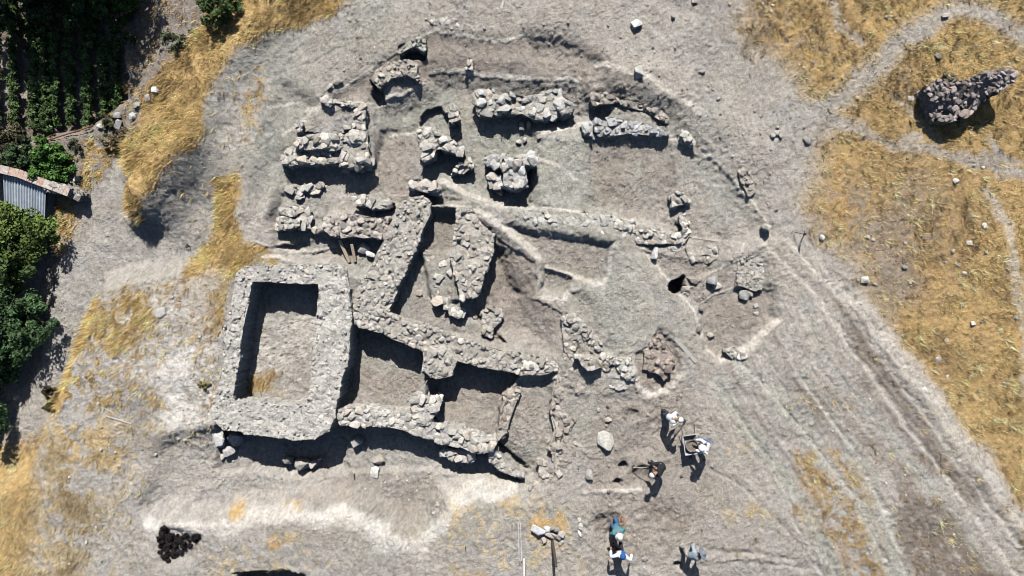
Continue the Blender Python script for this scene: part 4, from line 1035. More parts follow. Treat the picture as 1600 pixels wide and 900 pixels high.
# ------------------------------------------------------------------ foliage
def leaves(geo, centres, radii, per, size, tone, flat=.8):
    centres = np.asarray(centres, float); radii = np.asarray(radii, float)
    n = len(centres) * per
    c = np.repeat(centres, per, 0); r = np.repeat(radii, per)
    d = rng.normal(0, 1, (n, 3)); d /= np.linalg.norm(d, axis=1)[:, None]
    p = c + d * (r * rng.random(n) ** .45)[:, None] * np.array((1, 1, flat))
    nrm = d * .6 + rng.normal(0, .6, (n, 3)) + np.array((0, 0, .5)); nrm /= np.linalg.norm(nrm, axis=1)[:, None]
    a = np.cross(nrm, rng.normal(0, 1, (n, 3))); a /= np.linalg.norm(a, axis=1)[:, None]; b = np.cross(nrm, a)
    s = (size * rng.uniform(.6, 1.4, n))[:, None]
    V = np.stack([p - a * s, p - b * s * .5, p + a * s, p + b * s * .5], 1).reshape(-1, 3)
    F = np.arange(len(V)).reshape(-1, 4)
    cc = np.array(tone)[None] * 1.2 * (1 + .25 * rng.normal(0, 1, (len(centres), 1)))
    col = np.repeat(cc, per, 0) * (1 + .2 * rng.normal(0, 1, (n, 1)))
    col[:, 0] *= 1 + .25 * rng.random(n)
    geo.add(V, F, np.repeat(np.clip(col, .008, .5), 4, 0))

def tree(px, py, ztop, R, zbase, label, tone, clumps=70, per=90, size=.10, name="leafy_tree", cat="tree", group=None, rz=.7, trunk=True):
    """crown centred (as seen in the photo) on px,py"""
    zc = (ztop + zbase) * .5 + (ztop - zbase) * .12
    x, y = PX(px, py, zc); h = (ztop - zbase)
    e = empty(name, (x, y, zbase)); tag(e, label, cat, group)
    g = Geo(); cs = []; rs = []
    for k in range(clumps):
        d = Vector((random.gauss(0, 1), random.gauss(0, 1), random.gauss(0, 1))).normalized() * (random.random() ** .4)
        lob = 1 + .28 * math.sin(3 * math.atan2(d.y, d.x) + px) + random.uniform(-.1, .15)
        cs.append((d.x * R * lob, d.y * R * lob, zc - zbase + d.z * h * .40)); rs.append(R * random.uniform(.14, .30))
    leaves(g, cs, rs, per, size, tone)
    g.build("crown", M_leaf, e)
    if trunk:
        t = Geo(); t.tube((0, 0, -.1), (0.05, .05, h * .45), .06 + R * .06, .04 + R * .03, 8, (.12, .09, .07))
        for k in range(7):
            c = random.choice(cs)
            t.tube((0.03, .03, h * random.uniform(.25, .45)), (c[0] * .8, c[1] * .8, c[2]), .05, .015, 6, (.12, .09, .07))
        t.build("trunk", M_wood, e)
    return e
TG = "trees along the left edge"
tree(20, 375, .5, 1.45, -1.7, "yellow green tree growing over the corrugated roof", (.085, .14, .032), 90, 130, .075, group=TG)
tree(-30, 420, .9, 1.7, -1.7, "dark tree crown behind the yellow green one at the left edge", (.045, .08, .025), 80, 120, .09, group=TG)
tree(15, 493, .5, 1.45, -1.7, "bluish green rounded tree in the middle of the left edge", (.055, .11, .045), 90, 140, .07, group=TG)
tree(-25, 560, .6, 1.5, -1.7, "deep green tree at the lower end of the left row", (.035, .075, .028), 80, 120, .085, group=TG)
tree(-60, 640, .5, 1.5, -1.7, "dark tree half outside the lower left edge", (.03, .065, .025), 70, 110, .09, group=TG)
TT = "dark trees over the garden plot"
tree(62, -8, .6, 1.15, -1.9, "broad dark tree at the top of the garden plot", (.022, .05, .018), 60, 110, .075, group=TT)
tree(122, 0, .5, 1.0, -1.9, "dark tree next to the broad one at the garden top", (.024, .055, .018), 60, 110, .075, group=TT)
tree(5, 20, .5, .9, -1.9, "dark tree in the very top left corner of the garden", (.022, .05, .018), 50, 110, .075, group=TT)
tree(176, 6, .2, .85, -1.9, "lighter green tree at the right end of the garden top", (.045, .095, .022), 60, 110, .07, group=TT)
tree(110, -125, 3.9, 2.4, -1.9, "tall tree above the garden whose shade covers the plot", (.022, .05, .018), 110, 110, .10, group=TT)
tree(15, -115, 3.9, 2.3, -1.9, "tall tree beyond the top left corner", (.022, .05, .018), 90, 110, .10, group=TT)
SG = "shrubs on the field margin"
tree(340, 8, 1.4, .75, -.1, "round green shrub on the golden ridge at the top", (.05, .09, .028), 50, 120, .06, "shrub", "shrub", SG)
tree(282, 72, .55, .62, -.9, "open twiggy shrub with a dark shadow on the weedy plot", (.045, .07, .035), 34, 60, .055, "shrub", "shrub", SG)
tree(200, 58, -.5, .35, -1.1, "small thin shrub on the weedy plot", (.05, .08, .04), 20, 60, .05, "shrub", "shrub", SG)
tree(78, 258, -.2, .95, -1.6, "bright green bush behind the shed wall", (.06, .14, .03), 60, 130, .07, "shrub", "shrub", SG)
tree(35, 250, -.2, .8, -1.6, "dark green bush left of the bright one", (.03, .06, .025), 50, 120, .07, "shrub", "shrub", SG)
tree(181, 218, -.55, .5, -1.1, "grey brown dry shrub at the bend of the lane", (.11, .10, .06), 36, 90, .05, "shrub", "shrub", SG)
tree(118, 225, -.9, .34, -1.4, "grey green bush beside the garden pipe", (.09, .10, .06), 26, 70, .05, "shrub", "shrub", SG)
tree(170, 190, -.9, .35, -1.5, "olive bush among the hedge bank stones", (.07, .09, .04), 24, 70, .05, "shrub", "shrub", SG)
tree(15, 215, -1.0, .8, -1.8, "brown green brush at the low end of the garden", (.06, .065, .035), 44, 90, .06, "shrub", "shrub", SG)
tree(75, 610, -.3, .28, -.9, "dark weed clump at the edge of the lane", (.06, .06, .03), 20, 70, .05, "shrub", "shrub", SG)
tree(80, 635, -.3, .25, -.9, "second weed clump below at the edge of the lane", (.06, .07, .03), 20, 70, .05, "shrub", "shrub", SG)
tree(435, 830, .0, .1, -.3, "tiny green weed on the lower bank", (.07, .13, .03), 8, 40, .03, "shrub", "shrub", SG, trunk=False)
tree(320, 600, .1, .22, -.4, "yellow green weed beside the enclosure", (.16, .15, .05), 16, 60, .04, "shrub", "shrub", SG, trunk=False)
tree(1485, 125, .4, .3, 0, "grey thistle bush behind the masonry block", (.16, .17, .12), 22, 70, .05, "shrub", "shrub", SG)
tree(293, 383, -.6, .12, -1.1, "solitary dark weed on the grey lane", (.05, .07, .03), 8, 50, .035, "shrub", "shrub", SG, trunk=False)

# garden rows
rows = [(-10, -10, 190), (19, -10, 205), (50, -10, 205), (68, 0, 205), (84, 30, 200), (109, -10, 195), (135, 30, 192), (147, 20, 75), (161, 60, 185), (181, 50, 170)]
RL = ["crop row at the outer left of the garden", "crop row right of the outermost one in the garden", "crop row after the bare strip in the garden", "fourth crop row of the garden from its outer side", "fifth crop row of the garden, left of a bare strip",
      "crop row squeezed between two bare strips", "wide crop row near the middle of the shady garden", "short shaded crop row end at the garden top", "crop row bordered by two pale soil strips", "last crop row beside the weedy plot"]
for (rx_, ya_, yb_), lb in zip(rows, RL):
    g = Geo(); cs = []; rs = []
    y0_ = ya_
    while y0_ < yb_:
        for q in range(3):
            z_ = -1.75 + random.uniform(0, .5)
            x, y = PX(rx_ + random.gauss(0, 3.6) + (y0_ - 120) * .03, y0_ + random.uniform(-4, 4), z_)
            cs.append((x, y, z_)); rs.append(random.uniform(.09, .17))
        y0_ += 5
    leaves(g, cs, rs, 55, .055, (.055, .105, .033))
    c = np.mean(np.array(cs), 0)
    tag(g.build("crop_row", M_leaf, None, (c[0], c[1], -1.9)), lb, "crop row", "crop rows in the garden")

# black patch of leaf clumps and small lumps
g = Geo(); cs = []; rs = []
for k in range(210):
    a, b = random.uniform(248, 320), random.uniform(820, 882)
    ok = ((250 < a < 262 and 822 < b < 875) or (262 < a < 318 and 835 < b < 838 + (318 - a) * .75) ) and random.random() < .95
    if not ok: continue
    x, y, z = G(a, b); cs.append((x, y, z + random.uniform(.0, .15))); rs.append(random.uniform(.06, .13))
leaves(g, cs, rs, 60, .05, (.014, .013, .014))
for c in cs[::2]:
    put_stone(g, c[0], c[1], c[2] - .05, .2, .16, .12, tone=(.012, .012, .014), kind='t')
cm = np.mean(np.array(cs), 0)
tag(g.build("black_clumps", make_mat("matte_black", nscale=10, namp=.3, bump=.3, rough=1.0), None, tuple(cm)), "jet black patch of low clumps at lower left", "burnt brush")

# ------------------------------------------------------------------ shed with corrugated roof, coping wall
zr = -.55
e = empty("garden_shed", (*PX(35, 305, zr), -1.75)); tag(e, "small shed with a blue grey corrugated metal roof under the tree", "shed")
o0 = np.array(e.location)
p00 = np.array(PX(5, 270, zr)); p10 = np.array(PX(71, 291, zr)); p01 = np.array(PX(-2, 352, zr)); p11 = np.array(PX(60, 360, zr))
nu, nv_ = 220, 14
U, Vv = np.meshgrid(np.linspace(0, 1, nu), np.linspace(0, 1, nv_))
P = (p00 * (1 - U[..., None]) + p10 * U[..., None]) * (1 - Vv[..., None]) + (p01 * (1 - U[..., None]) + p11 * U[..., None]) * Vv[..., None]
Zr = zr - Vv * .35 + .036 * np.sin(U * 2 * math.pi * 15)
VV = np.column_stack([P.reshape(-1, 2), Zr.ravel()]) - o0
id_ = np.arange(nu * nv_).reshape(nv_, nu)
FF = np.stack([id_[:-1, :-1].ravel(), id_[1:, :-1].ravel(), id_[1:, 1:].ravel(), id_[:-1, 1:].ravel()], 1)
cU = .5 + .5 * np.sin(U * 9 + 1) * np.cos(Vv * 3)
stripe = vnoise(U * 14, Vv * .6, 1, 3)[..., None]
CC = (np.array((.52, .60, .68)) * (1 + .16 * stripe) + np.array((.06, .03, .0)) * np.clip(stripe - .5, 0, 1) * 3).reshape(-1, 3)
rf = mesh_np("roof", VV, FF, M_metal, CC, e)
md_ = rf.modifiers.new("thick", 'SOLIDIFY'); md_.thickness = .012
def wpanel(a, b, h0, h1, th, col, nm, mat):
    g = Geo(); a = np.array(a); b = np.array(b); d = b - a; L = np.linalg.norm(d); ang = math.atan2(d[1], d[0])
    c = (a + b) / 2
    g.box((c[0] - o0[0], c[1] - o0[1], (h0 + h1) / 2 - o0[2]), (L, th, h1 - h0), rotz(ang), col); return g.build(nm, mat, e)
q = lambda t, u: (p00 * (1 - t) + p10 * t) * (1 - u) + (p01 * (1 - t) + p11 * t) * u
for a, b in ((q(.04, .04), q(.96, .04)), (q(.96, .05), q(.96, .95)), (q(.04, .96), q(.96, .96)), (q(.04, .05), q(.04, .95))):
    wpanel(a, b, -1.9, zr - .40, .15, (.3, .28, .26), "wall", M_rub)
e2 = empty("boundary_wall", (*PX(60, 285, -.35), -1.75)); tag(e2, "curving boundary wall with a reddish coping above the shed roof", "wall")
ob = np.array(e2.location)
g = Geo(); g2 = Geo()
line = [(-40, 255), (0, 264), (30, 271), (60, 283), (85, 292), (108, 301)]
for i in range(len(line) - 1):
    a = np.array(PX(*line[i], -.35)); b = np.array(PX(*line[i + 1], -.35)); d = b - a; L = np.linalg.norm(d); ang = math.atan2(d[1], d[0])
    nseg = int(L / .2)
    for k in range(nseg):
        c = a + d * (k + .5) / nseg
        col = random.choice([(.46, .37, .32), (.44, .385, .345), (.47, .33, .27), (.47, .42, .38)])
        g.box((c[0] - ob[0], c[1] - ob[1], -.35 - ob[2] + random.gauss(0, .008)), (L / nseg * .96, .34, .09), rotz(ang + random.gauss(0, .02)), col)
    c = (a + b) / 2
    g2.box((c[0] - ob[0], c[1] - ob[1], -1.1 - ob[2]), (L * 1.02, .24, 1.4), rotz(ang), (.33, .30, .27))
g2.build("wall_body", M_rub, e2); g.build("coping", M_brick, e2)
wall("ragged dark stone end of the boundary wall by the lane", [([(70, 290), (88, 287), (106, 293), (124, 302), (126, 309), (108, 308), (95, 303), (82, 303), (70, 297)], -.5, -1.4)], tone=(.34, .32, .30), smin=.15, smax=.4, topn=.15, group=None)
g = Geo()
pts_ = [(62, 223, -1.3), (80, 219, -1.3), (105, 211, -1.25), (125, 205, -1.2), (145, 198, -1.15)]
for i in range(len(pts_) - 1):
    a = PX(*pts_[i]); b = PX(*pts_[i + 1]); g.tube((*a, pts_[i][2] + .1), (*b, pts_[i + 1][2] + .1), .03, .03, 8, (.16, .09, .07))
tag(g.build("garden_pipe", M_plain, None, (*PX(105, 211, -1.2), -1.3)), "thin brown pipe lying along the foot of the garden", "pipe")

# ------------------------------------------------------------------ timbers, stakes, poles
def beam(p0, p1, w, h, label, name="timber_beam", cat="beam", col=(.50, .41, .31), z0=None, z1=None, group=None):
    a = G(*p0); b = G(*p1); a = Vector((a[0], a[1], z0 if z0 is not None else a[2] + h * .6)); b = Vector((b[0], b[1], z1 if z1 is not None else b[2] + h * .6))
    d = b - a; L = d.length; R = np.array(d.to_track_quat('X', 'Z').to_matrix())
    g = Geo(); n = 7
    for k in range(1):
        g.box((0, 0, 0), (L, w, h), R, col)
    o = g.build(name, M_wood); o.location = (a + b) / 2
    bv = o.modifiers.new("bevel", 'BEVEL'); bv.width = min(w, h) * .18; bv.segments = 2
    return tag(o, label, cat, group)
beam((534, 376), (547, 410), .13, .10, "longer leaning wooden beam under the reddish rubble wall", z0=-.30, z1=-.62, group="beams leaning under the reddish wall")
beam((553, 382), (556, 409), .12, .10, "shorter upright wooden beam under the reddish rubble wall", z0=-.30, z1=-.62, group="beams leaning under the reddish wall")
beam((1055, 529), (1088, 566), .16, .03, "grey weathered board lying flat on the terrace", "board", "board", (.36, .36, .33))
beam((1457, 311), (1456, 336), .035, .03, "thin whitish stick lying in the dry grass", "stick", "stick", (.6, .56, .5))
beam((150, 632), (178, 645), .04, .03, "upper dry branch on the chalky slope", "branch", "branch", (.55, .5, .45), group="dry branches on the slope")
beam((166, 650), (205, 662), .05, .04, "lower dry branch on the chalky slope", "branch", "branch", (.5, .46, .42), group="dry branches on the slope")
def stake(px, py, h, r, label, lean=(0, 0), col=(.35, .27, .18), name="wooden_stake", cat="stake"):
    x, y, z = G(px, py); g = Geo()
    g.tube((0, 0, -.1), (lean[0], lean[1], h), r, r * .85, 10, col)
    g.tube((lean[0], lean[1], h), (lean[0] * 1.03, lean[1] * 1.03, h + r * .5), r * .85, r * .4, 10, col)
    o = g.build(name, M_wood); o.location = (x, y, z); return tag(o, label, cat)
stake(782, 194, .58, .018, "thin dark peg standing under the wide rubble wall", col=(.1, .09, .08))
stake(554, 740, .32, .025, "short stake standing on the lower apron")
stake(727, 850, .28, .025, "short white topped stake on the flat below the bank", col=(.5, .48, .44))
stake(1470, 708, .5, .022, "small pale stake standing between the wheel ruts", col=(.6, .58, .55))
stake(806, 815, .2, .025, "tiny peg where the white cord starts", col=(.4, .38, .36))
stake(863, 846, 2.5, .062, "tall dark brown post rising by the stacked slab", col=(.10, .075, .06), name="wooden_post", cat="post")
stake(819, 873, 1.1, .045, "bent pale pole standing at the bottom edge", (-.02, -.35), (.62, .6, .56), "pale_pole", "pole")
g = Geo(); a = G(810, 815); b = G(811, 873)
m_ = ((a[0] + b[0]) / 2, (a[1] + b[1]) / 2, (a[2] + b[2]) / 2 + .05)
g.tube((a[0], a[1], a[2] + .18), m_, .012, .012, 6, (.6, .6, .62)); g.tube(m_, (b[0], b[1], b[2] + .25), .012, .012, 6, (.6, .6, .62))
g.tube((a[0] + .09, a[1], a[2] + .18), (b[0] + .10, b[1], b[2] + .22), .012, .012, 6, (.6, .6, .62))
tag(g.build("white_cord", M_cloth, None, m_), "pair of taut white cords beside the bent pale pole", "cord")
# slab and debris at the post
stone_thing(840, 826, .66, .34, .12, "long flat grey slab propped beside the tall post", 'b', (.50, .50, .52), -.45, "slab", "stone_slab", None, lift=2.0, tilt=.05)
DB = [(854, 826, .3, .3, .22, "left rock of the heap around the tall post"), (862, 824, .28, .24, .2, "top rock of the heap around the tall post"), (870, 827, .3, .26, .22, "right rock of the heap around the tall post"),
      (858, 834, .55, .18, .2, "long rock of the heap under the slab"), (868, 837, .5, .16, .22, "slanting rock at the foot of the tall post"), (877, 846, .3, .12, .16, "outermost splinter rock of the heap near the post"),
      (850, 842, .25, .2, .2, "shaded rock on the low side of the post heap"), (877, 833, .3, .3, .18, "grey rock at the far side of the post heap")]
for d_ in DB: stone_thing(d_[0], d_[1], d_[2], d_[3], d_[4], d_[5], 'b', (.46, .44, .42), -.5 if d_[2] > .4 else None, group="rocks heaped around the post", lift=.5)
# survey tripod
x, y, z = G(1247, 368); e = empty("survey_tripod", (x, y, z)); tag(e, "small black survey tripod standing on the bare ground at right", "tripod")
for a in (.6, 2.6, 4.9):
    g = Geo(); g.tube((0, 0, .62), (math.cos(a) * .33, math.sin(a) * .33, 0), .014, .012, 8, (.03, .03, .03)); g.build("leg", M_plain, e)
g = Geo(); g.tube((0, 0, .58), (0, 0, .66), .05, .05, 12, (.03, .03, .03)); g.build("head_plate", M_plain, e)
g = Geo(); g.tube((0, 0, .66), (0.02, 0, .78), .018, .015, 8, (.05, .05, .05)); g.build("centre_pole", M_plain, e)

# ------------------------------------------------------------------ people
def skin_mesh(name, joints, bones, mat, color, parent, sub=1, rootv=0):
    me = bpy.data.meshes.new(name); keys = list(joints)
    me.from_pydata([tuple(joints[k][0]) for k in keys], [(keys.index(a), keys.index(b)) for a, b in bones], [])
    tmp = bpy.data.objects.new(name + "_tmp", me); COL.objects.link(tmp)
    tmp.modifiers.new("s", 'SKIN'); su = tmp.modifiers.new("u", 'SUBSURF'); su.levels = sub; su.render_levels = sub
    for k, key in enumerate(keys):
        r = joints[key][1]; r = r if isinstance(r, tuple) else (r, r)
        me.skin_vertices[0].data[k].radius = r; me.skin_vertices[0].data[k].use_root = (k == rootv)
    dg = bpy.context.evaluated_depsgraph_get(); dg.update()
    m2 = bpy.data.meshes.new_from_object(tmp.evaluated_get(dg))
    bpy.data.objects.remove(tmp)
    m2.name = name
    n = len(m2.vertices); c = np.tile(np.array((*color, 1), np.float32), (n, 1))
    at = m2.attributes.new("Col", 'FLOAT_COLOR', 'POINT'); at.data.foreach_set("color", c.ravel())
    m2.materials.clear(); m2.materials.append(mat)
    for p in m2.polygons: p.use_smooth = True
    o = bpy.data.objects.new(name, m2); return link(o, parent)

def uvs(c, r, n=12, m=8, zlo=-1.0):
    V = []; F = []
    for i in range(m + 1):
        t = math.pi * i / m; zz_ = max(math.cos(t), zlo)
        for k in range(n):
            a = 2 * math.pi * k / n
            V.append((c[0] + r[0] * math.sin(t) * math.cos(a), c[1] + r[1] * math.sin(t) * math.sin(a), c[2] + r[2] * zz_))
    for i in range(m):
        for k in range(n):
            F.append([i * n + k, (i + 1) * n + k, (i + 1) * n + (k + 1) % n, i * n + (k + 1) % n])
    return V, F

def person(px, py, face, bend, label, shirt, trousers, hat, hat_style, hands, hscale=1.0, head_pitch=0.3, stride=.12, skin=(.36, .22, .15), shoe=(.05, .045, .04), sleeves=True, knee=.05):
    """face: heading in radians (0 = +x); bend: forward lean at the hips; hands: local targets (right, left) as (side, forward, up)"""
    x, y, z = G(px, py)
    e = empty("person", (x, y, z), face - math.pi / 2); e.scale = (hscale,) * 3
    tag(e, label, "person", "people working at the dig")
    d = Vector((0, math.sin(bend), math.cos(bend))); n_ = Vector((0, math.cos(bend), -math.sin(bend)))
    pel = Vector((0, -math.sin(bend) * .22, .93 - knee * .6))
    J = {}; B = []
    J['pel'] = (pel, (.145, .11)); J['sp'] = (pel + d * .20, (.13, .10)); J['ch'] = (pel + d * .38, (.15, .11)); J['nb'] = (pel + d * .50, .07)
    hd = Vector((0, math.sin(bend + head_pitch), math.cos(bend + head_pitch))); hn = Vector((0, math.cos(bend + head_pitch), -math.sin(bend + head_pitch)))
    J['neck'] = (pel + d * .56, .055); hc = pel + d * .58 + hd * .12
    J['hd'] = (hc, (.078, .095)); J['crown'] = (hc + hd * .09, (.06, .07)); J['nose'] = (hc + hn * .105, .014); J['jaw'] = (hc + hn * .05 - hd * .08, .04)
    B += [('pel', 'sp'), ('sp', 'ch'), ('ch', 'nb'), ('nb', 'neck'), ('neck', 'hd'), ('hd', 'crown'), ('hd', 'nose'), ('hd', 'jaw')]
    for s, sn in ((1, 'r'), (-1, 'l')):
        J['ear' + sn] = (hc + Vector((s * .09, 0, 0)), .016); B.append(('hd', 'ear' + sn))
        st = stride * s
        J['hip' + sn] = (pel + Vector((s * .095, 0, -.05)), .085); J['kn' + sn] = (Vector((s * .11, st * .5 + knee, .50)), .058); J['an' + sn] = (Vector((s * .12, st, .09)), .04)
        J['to' + sn] = (Vector((s * .14, st + .15, .035)), .032)
        B += [('pel', 'hip' + sn), ('hip' + sn, 'kn' + sn), ('kn' + sn, 'an' + sn), ('an' + sn, 'to' + sn)]
        sh = pel + d * .46 + Vector((s * .17, 0, 0)); J['sh' + sn] = (sh, .055)
        w = Vector(hands[0 if s > 0 else 1]); v = w - sh; L = v.length; mx_ = .52
        if L > mx_: w = sh + v * (mx_ / L); v = w - sh; L = mx_
        bendk = math.sqrt(max(.27 ** 2 - (L / 2) ** 2, .0004))
        out = (Vector((s * .8, -.5, -.2)) - v * (Vector((s * .8, -.5, -.2)).dot(v) / max(v.length_squared, 1e-6))).normalized()
        el = sh + v * .5 + out * bendk
        J['el' + sn] = (el, .040); J['wr' + sn] = (w, .026)
        B += [('ch', 'sh' + sn), ('sh' + sn, 'el' + sn), ('el' + sn, 'wr' + sn)]
        f = (w - el).normalized(); side = f.cross(Vector((0, 0, 1))); side = side.normalized() if side.length > .1 else Vector((1, 0, 0)); up = side.cross(f)
        J['pa' + sn] = (w + f * .05, (.030, .020)); B.append(('wr' + sn, 'pa' + sn))
        for k, (o_, ln) in enumerate(((-.03, .062), (-.01, .075), (.01, .072), (.03, .058))):
            a_ = w + f * .075 + side * o_; J['f%d%s' % (k, sn)] = (a_, .010)
            J['g%d%s' % (k, sn)] = (a_ + f * ln * .55 - up * .012, .0085); J['h%d%s' % (k, sn)] = (a_ + f * ln * .85 - up * .035, .0075)
            B += [('pa' + sn, 'f%d%s' % (k, sn)), ('f%d%s' % (k, sn), 'g%d%s' % (k, sn)), ('g%d%s' % (k, sn), 'h%d%s' % (k, sn))]
        J['t0' + sn] = (w + f * .035 - side * s * .045, .012); J['t1' + sn] = (w + f * .075 - side * s * .06 - up * .015, .009)
        B += [('pa' + sn, 't0' + sn), ('t0' + sn, 't1' + sn)]
    skin_mesh("body", J, B, M_skin, skin, e)
    def sub(keys, bones, grow, name, col, mat=M_cloth, extra=None):
        JJ = {}
        for k in keys:
            p, r = J[k]; r = r if isinstance(r, tuple) else (r, r); JJ[k] = (p, (r[0] + grow, r[1] + grow))
        if extra: extra(JJ, bones)
        return skin_mesh(name, JJ, bones, mat, col, e)
    ks = ['pel', 'sp', 'ch', 'nb']; bs = [('pel', 'sp'), ('sp', 'ch'), ('ch', 'nb')]
    for sn in 'rl':
        ks += ['sh' + sn, 'el' + sn]; bs += [('ch', 'sh' + sn), ('sh' + sn, 'el' + sn)]
        if sleeves: ks.append('wr' + sn); bs.append(('el' + sn, 'wr' + sn))
    sub(ks, bs, .034, "shirt", shirt)
    ks = ['pel', 'wst']; bs = [('pel', 'wst')]; J['wst'] = (pel + d * .13, (.135, .10))
    for sn in 'rl': ks += ['hip' + sn, 'kn' + sn, 'an' + sn]; bs += [('pel', 'hip' + sn), ('hip' + sn, 'kn' + sn), ('kn' + sn, 'an' + sn)]
    sub(ks, bs, .028, "trousers", trousers)
    for sn in 'rl':
        skin_mesh("shoe", {'a': (J['an' + sn][0] + Vector((0, -.03, -.035)), .05), 'b': (J['to' + sn][0] + Vector((0, .02, .01)), (.045, .035))}, [('a', 'b')], M_cloth, shoe, e)
    for s in (1, -1):
        g = Geo(); V, F = uvs(hc + hn * .088 + Vector((s * .032, 0, 0)) + hd * .02, (.012, .012, .012), 8, 6); g.add(V, F, (.05, .04, .035)); g.build("eye", M_skin, e)
    g = Geo(); V, F = uvs((0, 0, 0), (.098, .112, .115), 14, 10, -.15); Rm = np.array([[1, 0, 0], [0, hn.y, hd.y], [0, hn.z, hd.z]])
    V = (np.array(V) @ Rm.T) + np.array(hc + hd * .02 - hn * .008); g.add(V, F, (.03, .022, .018)); g.build("hair", M_cloth, e, smooth=True)
    g = Geo()
    V, F = uvs((0, 0, 0), (.118, .132, .135), 18, 10, .05); V = np.array(V)
    V[:, 2] += .02
    g.add((V @ Rm.T) + np.array(hc + hd * .03), F, hat)
    if hat_style == 'brim': r0, r1, dz, y_off = .115, .235, -.02, 0
    elif hat_style == 'bucket': r0, r1, dz, y_off = .12, .175, -.035, 0
    if hat_style in ('brim', 'bucket'):
        Vb = []; Fb = []; nn = 28
        for k in range(nn):
            a = 2 * math.pi * k / nn
            for (r_, z_) in ((r0, .03), (r1, .03 + dz + .012 * math.sin(2 * a)), (r1, .02 + dz + .012 * math.sin(2 * a)), (r0, .02)):
                Vb.append((r_ * math.cos(a), r_ * math.sin(a) * 1.08, z_))
        for k in range(nn):
            k2 = (k + 1) % nn
            for q_ in range(4): Fb.append([k * 4 + q_, k2 * 4 + q_, k2 * 4 + (q_ + 1) % 4, k * 4 + (q_ + 1) % 4])
        g.add((np.array(Vb) @ Rm.T) + np.array(hc + hd * .03), Fb, hat)
    else:
        Vb = []; Fb = []; nn = 13
        for k in range(nn):
            a = math.pi * (k / (nn - 1)) ; ca, sa = math.cos(a), math.sin(a)
            for (r_, z_) in ((1.0, .03), (1.0, .018)):
                Vb.append((.115 * ca, .10 + .02 * sa, z_)); Vb.append((.10 * ca, .10 + .11 * sa, z_ - .012))
        for k in range(nn - 1):
            a_ = k * 4; b_ = a_ + 4
            Fb += [[a_, a_ + 1, b_ + 1, b_], [a_ + 2, b_ + 2, b_ + 3, a_ + 3], [a_ + 1, a_ + 3, b_ + 3, b_ + 1]]
        g.add((np.array(Vb) @ Rm.T) + np.array(hc + hd * .03), Fb, hat)
    g.build("hat", M_cloth, e, smooth=False)
    return e

WHT = (.72, .73, .74)
p1 = person(1038, 645, 0.0, .45, "person in a white shirt and dark trousers holding a hoe, topmost of the workers", (.78, .82, .85), (.045, .05, .07), (.62, .62, .62), 'cap', [(.15, .42, .75), (-.10, .35, .85)])
p2 = person(1093, 688, math.pi, .55, "person in a white shirt leaning over the wheelbarrow", (.74, .75, .78), (.06, .12, .35), (.72, .72, .72), 'bucket', [(.2, .45, .75), (-.2, .45, .75)], head_pitch=.3)
p3 = person(1024, 722, math.radians(205), .85, "person dressed in black with a pale cap bending over a pit", (.025, .025, .03), (.03, .033, .045), (.60, .60, .60), 'cap', [(.12, .45, .45), (-.12, .40, .50)], knee=.12)
p4 = person(957, 812, math.radians(-70), .18, "person in blue trousers and a checked teal shirt with a white hat", (.10, .24, .28), (.05, .16, .32), (.74, .72, .70), 'bucket', [(.18, .25, .95), (-.18, .25, .95)])
p5 = person(963, 850, math.radians(80), .12, "person in a pale shirt and blue cap with elbows spread at the bottom edge", (.74, .80, .83), (.04, .035, .05), (.03, .10, .32), 'cap', [(.42, .12, 1.18), (-.42, .12, 1.18)])
p6 = person(1071, 852, math.radians(35), .75, "person in a wide grey hat stooping at the bottom edge", (.33, .40, .46), (.40, .37, .34), (.18, .21, .25), 'brim', [(.2, .4, .55), (-.2, .4, .6)], stride=.2, shoe=(.45, .42, .38))

def to_world(e, v):
    a = e.rotation_euler.z; c, s_ = math.cos(a), math.sin(a)
    return Vector((e.location.x + v[0] * c - v[1] * s_, e.location.y + v[0] * s_ + v[1] * c, e.location.z + v[2]))
def hoe(e, h1, h2, tip, label, col=(.45, .34, .22)):
    t = to_world(e, tip); t.z = float(Zat(t.x, t.y)) + .03; b = to_world(e, h1); d = (b - t); top_ = t + d * 1.45
    r = empty("hoe", tuple(t)); tag(r, label, "hoe", "hoes held by workers")
    g = Geo(); g.tube((0, 0, 0), tuple(top_ - t), .016, .016, 10, col); g.build("handle", M_wood, r)
    g = Geo(); ang = math.atan2(d.y, d.x)
    g.box((.06 * math.cos(ang), .06 * math.sin(ang), -.01), (.18, .16, .012), rotz(ang) @ np.array(Matrix.Rotation(.7, 3, 'Y')), (.08, .07, .065)); g.build("blade", M_plain, r)
hoe(p1, (.15, .45, .78), None, (.35, .85, 0), "hoe with a dark handle held by the worker in white", (.10, .07, .05))
hoe(p3, (.12, .48, .47), None, (.18, .95, 0), "hoe with a pale handle held by the worker in black", (.55, .48, .38))

